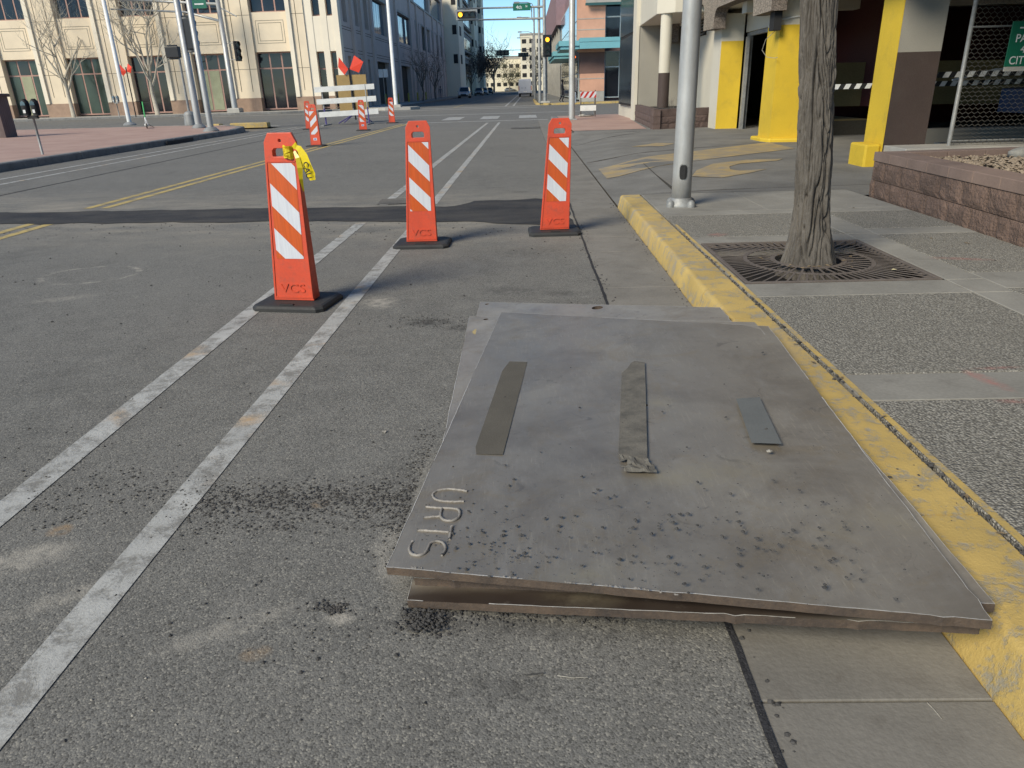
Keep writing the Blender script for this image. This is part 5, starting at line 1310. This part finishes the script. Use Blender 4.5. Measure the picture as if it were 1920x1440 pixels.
gs = thing('street_sign', (-24.9,62.6,8), 'green street sign hanging from the left mast arm', 'street sign'); MB().box(-25.6,-24.5,62.5,62.54,7.75,8.35).build('sign_panel', mGreen, gs); MB().box(-25.4,-24.7,62.48,62.499,8.0,8.1).build('sign_print', mWhiteP, gs)
PE = lpole(-20.6,39.7,.11,9.5,'pale lamp post standing on the brick walk beside the scooter', mWhiteP, .32)
# parking meters
def meter(x, y, s, label, m1, m2):
    r = thing('parking_meter', (x,y,.15), label, 'parking meter'); MB().tube([(x,y,.15),(x,y,.15+.88*s)], .03*s, 10).build('post', mGalvD, r, smooth=True)
    MB().obox((x,y,.15+.9*s), (.13*s,0,0), (0,.035*s,0), (0,0,.04*s)).build('yoke', m1, r)
    for dx in (-.12, .12):
        h = MB().tube([(x+dx*s,y-.05*s,.15+s*z) for z in ()] or [(x+dx*s,y,.15+.93*s),(x+dx*s,y,.15+1.0*s),(x+dx*s,y,.15+1.2*s),(x+dx*s,y,.15+1.27*s),(x+dx*s,y,.15+1.33*s)], [.07*s,.095*s,.1*s,.09*s,.04*s], 14).build('meter_head', m1, r, smooth=True)
        MB().quad([(x+dx*s-.03*s,y-.1*s,.15+1.0*s),(x+dx*s+.03*s,y-.1*s,.15+1.0*s),(x+dx*s+.03*s,y-.1*s,.15+1.08*s),(x+dx*s-.03*s,y-.1*s,.15+1.08*s)]).build('label_plate', mWhiteP, h)
        MB().add([(x+dx*s+q*.065*s, y-.099*s, .15+z*s) for q, z in ((-1,1.18),(1,1.18),(.8,1.25),(0,1.29),(-.8,1.25))], [(0,1,2,3,4)]).build('window', gSky, h)
meter(-12.41,19.25,1.0,'black double-headed parking meter at the left kerb',mBlkM,mBlkM); meter(-29.6,55.8,1.15,'pale double-headed parking meter by the tan building',mGalvD,mWhiteP)
# brick pillar with dark fence at far left
mDkBrick = bpy.data.materials.new('dark_brick'); brickmat(mDkBrick, (.10,.065,.06), (.075,.05,.048), (.16,.13,.12))
r = thing('brick_pier', (-20.2,29.4,.15), 'dark brick pier at the left edge of the plaza', 'pier'); MB().box(-20.9,-20.15,29.3,30.0,.15,1.62).build('shaft', mDkBrick, r); MB().cbox(-20.97,-20.08,29.23,30.07,1.62,1.74,.03).build('cap', mSplitD, r)
r = thing('metal_fence', (-22,29.6,.15), 'dark metal fence panel attached left of the brick pier', 'fence'); 
for z in (.35,1.75): MB().box(-24,-20.92,29.6,29.66,z,z+.06).build('rail', mBlkM, r)
for k in range(22): MB().box(-23.9+.138*k,-23.87+.138*k,29.61,29.65,.2,1.8).build('picket', mBlkM, r)
MB().box(-24,-20.92,29.7,30.0,.15,.5).build('low_wall', mDkBrick, r)
# scooter
sc = thing('kick_scooter', (-17.2,34.6,.15), 'green and white electric scooter parked on the brick walk', 'scooter'); mGS = mat('scooter_green', (.05,.45,.12), .4, fb=0)
for y, w_ in ((34.35,.11),(35.2,.11)): MB().wheel((-17.2,y,.27), .115, .05, 16, 0, 'x').build('wheel', mBlack, sc)
MB().tube([(-17.2,34.35,.3),(-17.2,34.45,.62)], .035, 8).build('fork', mWhiteP, sc); MB().tube([(-17.2,34.45,.6),(-17.18,34.6,1.28)], .028, 8).build('stem', mGS, sc); MB().tube([(-17.45,34.6,1.3),(-16.93,34.6,1.3)], .018, 6).build('handlebar', mBlkM, sc)
MB().cbox(-17.29,-17.11,34.45,35.2,.27,.34,.02).build('deck', mWhiteP, sc); MB().cbox(-17.25,-17.15,34.3,34.42,.36,.5,.02).build('fender', mWhiteP, sc); MB().tube([(-17.1,34.9,.3),(-16.9,35.0,.17)], .012, 5).build('kickstand', mBlkM, sc); sc.rotation_euler.z = R(27)
# yellow kerb blocks at the median tip
for x0, x1, y, lab in ((-13.9,-12.15,35.9,'long yellow painted kerb block at the left corner ramp'),(-14.75,-14.25,35.5,'short yellow kerb block beside the silver poles')):
    tag(MB().cbox(x0,x1,y,y+.5,.0,.22,.03).build('kerb_block', mCurbY, origin=((x0+x1)/2,y,0)), lab, 'kerb block')
# storm drain mouth
dm = G(392,262,0); tag(MB().box(-11.53,-11.49,24.2,26.2,.02,.12).build('drain_inlet', mBlkM, origin=(-11.5,25,0)), 'dark storm drain mouth in the left kerb', 'drain')
# red flags stand near the left building
mFlag = mat('flag_red', (.75,.05,.02), .6, .06, 4, 20, .1)
r = thing('flag_stand', (-29.5,58,.15), 'small stand with red flags in front of the tan building behind the bare tree', 'flag stand'); MB().tube([(-29.5,58,.15),(-29.5,58,3.6)], .04, 6).build('mast', mBlkM, r)
MB().add([(-29.5,58,3.3),(-29.9,58,3.8),(-30.1,57.9,3.4),(-29.8,58,3.0)], [(0,1,2,3)]).build('flag', mFlag, r); MB().add([(-29.5,58,3.3),(-29.3,58,3.85),(-29.0,57.9,3.6),(-29.2,58,3.2)], [(0,1,2,3)]).build('flag', mFlag, r)

# barricade, flags and back of sign
br = thing('road_barricade', (-8.35,36,0), 'barricade of three white boards on blue legs seen from behind', 'barricade')
for z0, dx in ((1.5,0),(.98,.04),(.42,.09)): MB().obox((-8.35+dx,36,z0+.1), (1.38,.06,.04), (0,.018,0), (0,0,.115)).build('board', mWhiteP, br)
mPB = mat('blue_leg', (.09,.07,.25), .5, fb=0)
for dx in (-1.05,.98):
    MB().tube([(-8.35+dx,36.04,.75),(-8.35+dx-.02,36.04,1.75)], .03, 6).build('upright', mGalv, br); MB().tube([(-8.33+dx,36.04,.04),(-8.35+dx,36.04,.75)], .036, 6).build('leg', mPB, br); MB().box(-8.39+dx,-8.27+dx,35.3,36.8,0,.05).build('foot', mGalvD, br)
st = thing('sign_stand', (-8.45,38,0), 'back of a brown construction sign on a stand with two orange flags', 'sign stand')
MB().tube([(-8.40,38,.15),(-8.5,38,2.5)], .04, 8).build('mast', mBlkM, st)
mPly = mat('plywood_back', (.37,.25,.10), .8, .1, 2, 20, .1)
for x0, x1 in ((-9.15,-8.52),(-8.42,-7.72)):
    for z0, z1 in ((1.62,2.2),(1.02,1.6),(.42,1.0)): MB().box(x0,x1,38.05,38.07,z0,z1).build('sign_panel', mPly, st)
MB().add([(-8.52,38,2.45),(-8.92,38,3.0),(-9.0,37.98,2.55),(-8.72,37.95,2.2)], [(0,1,2,3)]).build('flag', mFlag, st); MB().add([(-8.46,38,2.45),(-8.17,38,3.05),(-7.75,37.95,2.75),(-8.02,38,2.28)], [(0,1,2,3)]).build('flag', mFlag, st)
for dx in (-.7,.7): MB().tube([(-8.42,38,.45),(-8.42+dx,37.4,.03)], .025, 6).build('leg', mPB, st); MB().tube([(-8.42,38,.45),(-8.42+dx,38.6,.03)], .025, 6).build('leg', mPB, st)
# small barricade on the right corner
b4 = thing('small_barricade', (2.85,34,.15), 'small folding barricade with red and white striped board at the near right corner', 'barricade')
BX0, BX1, BY = 2.33, 3.0, 33.2
for x in (BX0+.03, BX1-.03): MB().tube([(x,BY,.16),(x,BY+.1,1.22)], .018, 6).build('leg', mBrown, b4); MB().tube([(x,BY+.55,.16),(x,BY+.1,1.2)], .018, 6).build('leg', mGalvD, b4)
bo = MB().box(BX0,BX1,BY-.03,BY-.005,.92,1.16).build('board', mWhSheet, b4); mRS = mat('red_sheeting', (.5,.03,.02), .4, fb=0)
for k in range(4):
    q = clip_poly(clip_poly([(BX0+.22*k-.1,.92),(BX0+.22*k+.0,.92),(BX0+.22*k+.17,1.16),(BX0+.22*k+.07,1.16)], 1,0,-BX0), -1,0,BX1)
    if len(q) > 2: MB().quad([(x,BY-.034,z) for x, z in q]).build('red_stripe', mRS, bo)
MB().box(BX0,BX1,BY-.02,BY,.40,.62).build('lower_board', mWhiteP, b4)
sb = thing('sandbag', (2.9,33.3,.15), 'pale sandbags laid over the feet of the small barricade', 'sandbag'); MB().lathe([(.0,0),(.16,.02),(.18,.06),(.12,.11),(.0,.12)], (2.6,33.5,.15), 12, 0, 1.9, .8).build('bag', mConL, sb, smooth=True)
# sign by the street building, bollards
r = thing('parking_sign', (-13.05,72,.15), 'pair of small white parking signs on a thin post by the shaded building', 'sign'); MB().tube([(-13.0,72,.15),(-13.0,72,3.3)], .035, 6).build('post', mGalvD, r)
for x in (-13.4,-12.95): MB().box(x,x+.4,71.95,71.97,2.6,3.3).build('sign_panel', mWhiteP, r)
mBol = mat('bollard_yellow', (.42,.36,.06), .6, .1, 3, 20, .1)
for i, (x, y) in enumerate([(-14.4,80),(-14.4,88),(-14.4,96),(-14.4,104),(-14.3,112)]):
    tag(MB().lathe([(.11,0),(.11,.95),(.07,1.03),(.0,1.05)], (0,0,0), 12).build('bollard', mBol, smooth=True, sharp=40), ['yellow bollard nearest the corner, by the first garage opening','yellow bollard at the far side of the first garage opening','yellow bollard at the start of the second garage opening','yellow bollard at the far side of the second garage opening','farthest yellow bollard along the shaded building'][i], 'bollard', 'bollards along the shaded building').location = (x,y,.15)
# =================================================================== VEHICLES
mCarW = mat('car_silver', (.42,.43,.45), .3, .04, fb=0, metal=.3); mCarG = mat('car_grey', (.22,.24,.26), .3, .04, fb=0, metal=.4); mVan = mat('van_white', (.46,.48,.54), .35, .04, fb=0); mCarD = mat('car_dark', (.04,.05,.06), .3, fb=0)
gCar = glass('car_glass', (.02,.025,.03), .05); mRim = mat('wheel_rim', (.35,.35,.36), .35, fb=0, metal=.6); mLampR = mat('tail_red', (.35,.02,.015), .3, fb=0); mHead = mat('head_lamp', (.75,.78,.8), .15, fb=0)
def car(loc, rz, m, label, H_=1.72, W_=1.88, L_=4.7, cat='car', group='cars parked along the left kerb'):
    r = thing('parked_car', (0,0,0), label, cat, group); hw = W_/2
    st_ = [(-L_/2,.35,.62,.80),(-L_/2+.15,.28,.80,.92),(-L_*.28,.25,.98,1.0),(-.3,.25,1.02,1.0),(L_*.3,.25,1.02,1.0),(L_/2-.12,.28,.98,.96),(L_/2,.38,.8,.86)]
    vs = []
    for y, zb, zt_, k in st_:
        for x, z in ((-hw*k,zb+.1),(-hw*k*.92,zb),(hw*k*.92,zb),(hw*k,zb+.1),(hw*k,zt_-.12),(hw*k*.9,zt_),(-hw*k*.9,zt_),(-hw*k,zt_-.12)): vs.append((x,y,z))
    n_ = 8; fs = [(i*n_+j, i*n_+(j+1)%n_, (i+1)*n_+(j+1)%n_, (i+1)*n_+j) for i in range(len(st_)-1) for j in range(n_)] + [tuple(range(n_))[::-1], tuple(range((len(st_)-1)*n_, len(st_)*n_))]
    MB().add(vs, fs).build('body', m, r, smooth=True, sharp=35)
    c0, c1, c2_, c3 = -L_*.24, -L_*.06, L_*.30, L_*.44; zt_ = H_
    vs = [(-hw*.9,c0,1.0),(hw*.9,c0,1.0),(hw*.9,c3,1.0),(-hw*.9,c3,1.0),(-hw*.72,c1,zt_),(hw*.72,c1,zt_),(hw*.72,c2_,zt_),(-hw*.72,c2_,zt_)]
    cb = MB().add(vs, [(4,5,6,7),(0,1,5,4),(1,2,6,5),(2,3,7,6),(3,0,4,7)]).build('cabin', m, r)
    def lerp4(a, b, c, d, u, v): 
        a, b, c, d = map(Vector, (a,b,c,d)); return (a.lerp(b,u)).lerp(d.lerp(c,u), v)
    for nm, (i, j, k, q), o_ in (('windscreen',(0,1,5,4),(0,-.012,.008)),('rear_window',(2,3,7,6),(0,.012,.008)),('side_window',(1,2,6,5),(.012,0,.004)),('side_window',(3,0,4,7),(-.012,0,.004))):
        P = [lerp4(vs[i],vs[j],vs[k],vs[q],u,v) + Vector(o_) for u, v in ((.06,.08),(.94,.08),(.94,.88),(.06,.88))]; MB().quad(P).build(nm, gCar, cb)
    for x in (-hw+.1, hw-.1):
        for y in (-L_*.31, L_*.31):
            w_ = MB().wheel((x,y,.34), .34, .22, 18).build('wheel', mBlack, r); MB().wheel((x+(.03 if x > 0 else -.03),y,.34), .2, .2, 14).build('rim', mRim, w_)
    for s in (-1,1): MB().obox((s*hw*.66,-L_/2+.02,.68), (hw*.2,0,0), (0,.05,0), (0,0,.075)).build('headlight', mHead, r); MB().obox((s*hw*.74,L_/2-.03,.82), (hw*.14,0,0), (0,.05,0), (0,0,.12)).build('tail_light', mLampR, r); MB().obox((s*(hw+.08),-L_*.17,1.05), (.1,0,0), (0,.05,0), (0,0,.07)).build('mirror', m, r)
    MB().obox((0,-L_/2+.0,.55), (hw*.45,0,0), (0,.03,0), (0,0,.1)).build('grille', mBlkM, r); MB().obox((0,-L_/2-.01,.42), (hw*.75,0,0), (0,.04,0), (0,0,.06)).build('bumper', mBlkM, r)
    r.location = loc; r.rotation_euler.z = rz; WL[r] = Vector(loc); return r
car((-10.3,132,0), R(0), mCarW, 'silver suv facing us, nearest of the cars parked on the left', 1.75, 1.95)
car((-10.2,172,0), R(0), mCarG, 'grey car parked second along the left kerb', 1.6, 1.85); car((-10.0,190,0), R(0), mCarW, 'pale car tucked behind the grey car at the left kerb', 1.6, 1.85); car((-9.8,214,0), R(0), mCarD, 'dark car parked farthest along the left kerb', 1.65, 1.85)
car((-6.5,330,0), R(90), mCarG, 'small grey car crossing at the far end of the street', 1.5, 1.8, 4.6, 'car', None)
# white van, seen from behind
vn = thing('white_van', (-.05,124,0), 'white high-roof van seen from behind by the right kerb', 'van')
st_ = [(124,1.0,.55,2.5),(124.15,1.0,.45,2.62),(128.3,1.0,.45,2.64),(129.2,.96,.45,1.75),(130.1,.9,.5,1.2)]; vs = []
for y, k, zb, zt_ in st_:
    for x, z in ((-1.06*k,zb),(1.06*k,zb),(1.06*k,zt_*.55),(.98*k,zt_-.12),(.82*k,zt_),(-.82*k,zt_),(-.98*k,zt_-.12),(-1.06*k,zt_*.55)): vs.append((x-.05,y,z))
MB().add(vs, [(i*8+j, i*8+(j+1)%8, (i+1)*8+(j+1)%8, (i+1)*8+j) for i in range(4) for j in range(8)] + [tuple(range(8))[::-1], tuple(range(32,40))]).build('body', mVan, vn, smooth=True, sharp=35)
for x0, x1 in ((-.98,-.07),(-.03,.88)): d_ = MB().cbox(x0,x1,123.96,123.998,.62,2.35,.0).build('rear_door', mVan, vn); MB().box(x0+.42 if x0 < -.5 else x0+.05, x0+.48 if x0 < -.5 else x0+.1,123.93,123.958,1.25,1.4).build('handle', mBlkM, d_)
MB().box(-1.08,.98,123.85,124.05,.38,.55).build('bumper', mBlkM, vn); MB().box(-.28,.24,123.94,123.957,.72,.84).build('number_plate', mWhiteP, vn)
for x in (-1.08,.88): MB().box(x,x+.12,123.95,123.995,1.0,1.6).build('tail_light', mLampR, vn)
for x in (-.9,.8):
    for y in (125,129): MB().wheel((x,y,.36), .36, .25, 16).build('wheel', mBlack, vn)
# =================================================================== TREES
mLeafB = mat('dry_foliage', (.085,.055,.045), .9, .35, 3, 20, .1, c2=(.05,.04,.035)); mLeafG = mat('dusty_foliage', (.10,.11,.06), .9, .3, 3, 20, .1)
def bare_tree(loc, h, spread, m, label, seed, depth=4, group=None, leaf=None, nl=0, lr=1.0, first=.35, kids=(2,4), r0=None):
    rnd = random.Random(seed); r = thing('street_tree', loc, label, 'tree', group); x, y, z = loc; r0 = r0 or h*.016
    MB().tube([(x,y,z),(x+.02*h*rnd.uniform(-1,1),y,z+h*first*.5),(x,y,z+h*first)], [r0*1.3,r0,r0*.9], 8).build('trunk', m, r, smooth=True)
    b = MB()
    for k in range(7):
        a = k*2.4+rnd.random(); branches(b, (x,y,z+h*first*(1-.07*k)), (math.cos(a)*spread, math.sin(a)*spread, 1), h*.40, r0*.62, depth, rnd, .55, .10, 5, kids)
    b.build('branches', m, r)
    if leaf:
        lb = MB(); cl = [Vector((rnd.gauss(0,1), rnd.gauss(0,1), rnd.gauss(0,1)))*.5 for _ in range(26)]
        for _ in range(nl):
            c_ = cl[rnd.randrange(26)]; q = Vector((rnd.gauss(0,.30), rnd.gauss(0,.30), rnd.gauss(0,.26))) + c_
            if q.length > 1.25: continue
            p_ = Vector((x,y,z+h*.66)) + Vector((q.x*lr, q.y*lr, q.z*lr*.8)); a = Vector((rnd.uniform(-1,1),rnd.uniform(-1,1),rnd.uniform(-1,1))).normalized()*.10*lr**.5; c2_ = a.cross(Vector((rnd.uniform(-1,1),rnd.uniform(-1,1),1))).normalized()*.06*lr**.5
            lb.quad([p_-a, p_-c2_, p_+a, p_+c2_])
        o = lb.build('crown', leaf, r); o['kind'] = 'stuff'
    return r
bare_tree((-30.2,63,.15), 9.5, .55, mTwigP, 'bare pale street tree in front of the tan building, right of the lamp post', 3, 4)
bare_tree((-37.2,63,.15), 8.5, .55, mTwigP, 'bare pale street tree farther left in front of the tan building', 9, 4)
GT = 'street trees beyond the intersection'
bare_tree((-12.6,166,.15), 8, .7, mTwig, 'thin bare brownish tree just left of the silver suv', 12, 3, GT); bare_tree((-12.9,112,.15), 6, .5, mTwig, 'slender leafless tree against the shaded facade', 14, 3, GT); bare_tree((-12.9,98,.15), 6, .5, mTwig, 'slender leafless tree nearer along the shaded facade', 15, 3, GT)
bare_tree((-12.4,205,.15), 11, .9, mTwig, 'dark round brown-leaved tree above the parked cars', 17, 3, GT, mLeafB, 5200, 4.4); bare_tree((-12.6,184,.15), 10, .8, mTwig, 'sparse brown-leaved tree left of the dark round tree', 18, 3, GT, mLeafB, 1500, 3.6)
bare_tree((-10.5,262,.15), 18, .6, mTwig, 'tall sparse tree rising above the dark round tree', 19, 3, GT, mLeafB, 1400, 4.4); bare_tree((-6.6,322,.15), 11, .9, mTwig, 'dull green tree at the far end of the street', 22, 3, GT, mLeafG, 2400, 5.5); bare_tree((3.0,215,.15), 12, .7, mTwigP, 'pale bare tree beyond the van by the right kerb', 25, 3, GT, mLeafG, 600, 3.4)
bare_tree((-15.0,300,.15), 12, .9, mTwigP, 'pale scrubby tree left of the far low building', 26, 3, GT, mLeafG, 1200, 5)
# =================================================================== FAR SIGNALS over the next crossing
for x, z, lit, lab in ((-6.4,6.6,9,'dark far traffic light over the next crossing, left'),(-.4,6.0,9,'far traffic light over the next crossing, right of the tall tree')):
    signal_head('traffic_light', (x,232,z+4.2), 'x', (0,-1,0), lit, lab, True, s=1.0 if x < -5 else .8)
r = thing('signal_mast', (2.2,232,.15), 'far mast arm spanning the street at the next crossing', 'traffic light pole'); MB().tube([(2.2,232,.15),(2.2,232,12.5)], .14, 6).build('pole', mGalvD, r); MB().tube([(2.2,232,11.5),(-12,232,11.6)], .09, 6).build('mast_arm', mGalvD, r); MB().tube([(2.2,232,9.9),(-12,232,10.0)], .09, 6).build('mast_arm', mGalvD, r)
# =================================================================== PEOPLE (far, small)
def person(loc, rz, label, top, trousers, sh=.0):
    r = thing('person', loc, label, 'person'); bm = bmesh.new()
    J = {'pel':(0,0,.95,.14),'ch':(0,.02,1.3,.15),'nk':(0,.02,1.48,.06),'hd':(0,.0,1.62,.10),'ht':(0,0,1.72,.08),
         'hl':(-.09,0,.9,.09),'kl':(-.1,-.12,.5,.065),'al':(-.1,.05,.09,.045),'tl':(-.1,-.12,.04,.04),'hr':(.09,0,.9,.09),'kr':(.1,.05,.5,.065),'ar':(.1,.28,.12,.045),'tr':(.1,.16,.04,.04),
         'sl':(-.19,.02,1.42,.06),'el':(-.25,.08,1.14,.045),'wl':(-.23,-.05,.9,.035),'fl':(-.23,-.08,.82,.03),'sr':(.19,.02,1.42,.06),'er':(.25,-.02,1.14,.045),'wr':(.23,-.18,.95,.035),'fr':(.23,-.22,.88,.03)}
    E_ = [('pel','ch'),('ch','nk'),('nk','hd'),('hd','ht'),('pel','hl'),('hl','kl'),('kl','al'),('al','tl'),('pel','hr'),('hr','kr'),('kr','ar'),('ar','tr'),('ch','sl'),('sl','el'),('el','wl'),('wl','fl'),('ch','sr'),('sr','er'),('er','wr'),('wr','fr')]
    ks = list(J); me = bpy.data.meshes.new('body'); me.from_pydata([J[k][:3] for k in ks], [(ks.index(a), ks.index(b)) for a, b in E_], []); o = bpy.data.objects.new('body', me); col.objects.link(o); o.parent = r
    m_ = o.modifiers.new('skin', 'SKIN'); 
    for i, k in enumerate(ks): me.skin_vertices[0].data[i].radius = (J[k][3], J[k][3]*.8) if me.skin_vertices else (0,0)
    return r, o, ks, J
def mk_person(loc, rz, label, cloth):
    r = thing('person', loc, label, 'person')
    J = [((0,0,.95),.14),((0,.02,1.3),.15),((0,.02,1.48),.06),((0,0,1.62),.095),((0,0,1.73),.075),((-.09,0,.88),.09),((-.1,-.12,.5),.065),((-.1,.05,.09),.045),((-.1,-.1,.04),.04),((.09,0,.88),.09),((.1,.05,.5),.065),((.1,.26,.12),.045),((.1,.14,.04),.04),((-.19,.02,1.40),.06),((-.25,.08,1.14),.045),((-.23,-.05,.88),.035),((.19,.02,1.40),.06),((.25,-.02,1.14),.045),((.23,-.18,.93),.035)]
    E_ = [(0,1),(1,2),(2,3),(3,4),(0,5),(5,6),(6,7),(7,8),(0,9),(9,10),(10,11),(11,12),(1,13),(13,14),(14,15),(1,16),(16,17),(17,18)]
    me = bpy.data.meshes.new('body'); me.from_pydata([j[0] for j in J], E_, []); me.update()
    o = bpy.data.objects.new('body', me); col.objects.link(o); m_ = o.modifiers.new('skin', 'SKIN')
    bpy.context.view_layer.objects.active = o
    if not me.skin_vertices:
        with bpy.context.temp_override(object=o, active_object=o): bpy.ops.mesh.customdata_skin_add()
    for i, j in enumerate(J): me.skin_vertices[0].data[i].radius = (j[1], j[1]*.8)
    me.skin_vertices[0].data[0].use_root = True
    s = o.modifiers.new('sub', 'SUBSURF'); s.levels = 1; s.render_levels = 1
    me.materials.append(cloth); o.parent = r
    MB().lathe([(.0,1.60),(.10,1.62),(.115,1.70),(.09,1.77),(.0,1.80)], (0,.015,0), 12).build('hair', mBlkM, None, smooth=True).parent = r
    r.rotation_euler.z = rz
mk_person((3.15,66.5,.15), R(90), 'person in dark clothes walking behind the slim silver corner pole', mat('dark_cloth', (.02,.02,.028), .9, fb=0))
mk_person((-13.6,125,.15), R(10), 'person in grey clothes standing on the far left sidewalk by the shaded building', mat('grey_cloth', (.18,.18,.2), .9, fb=0))
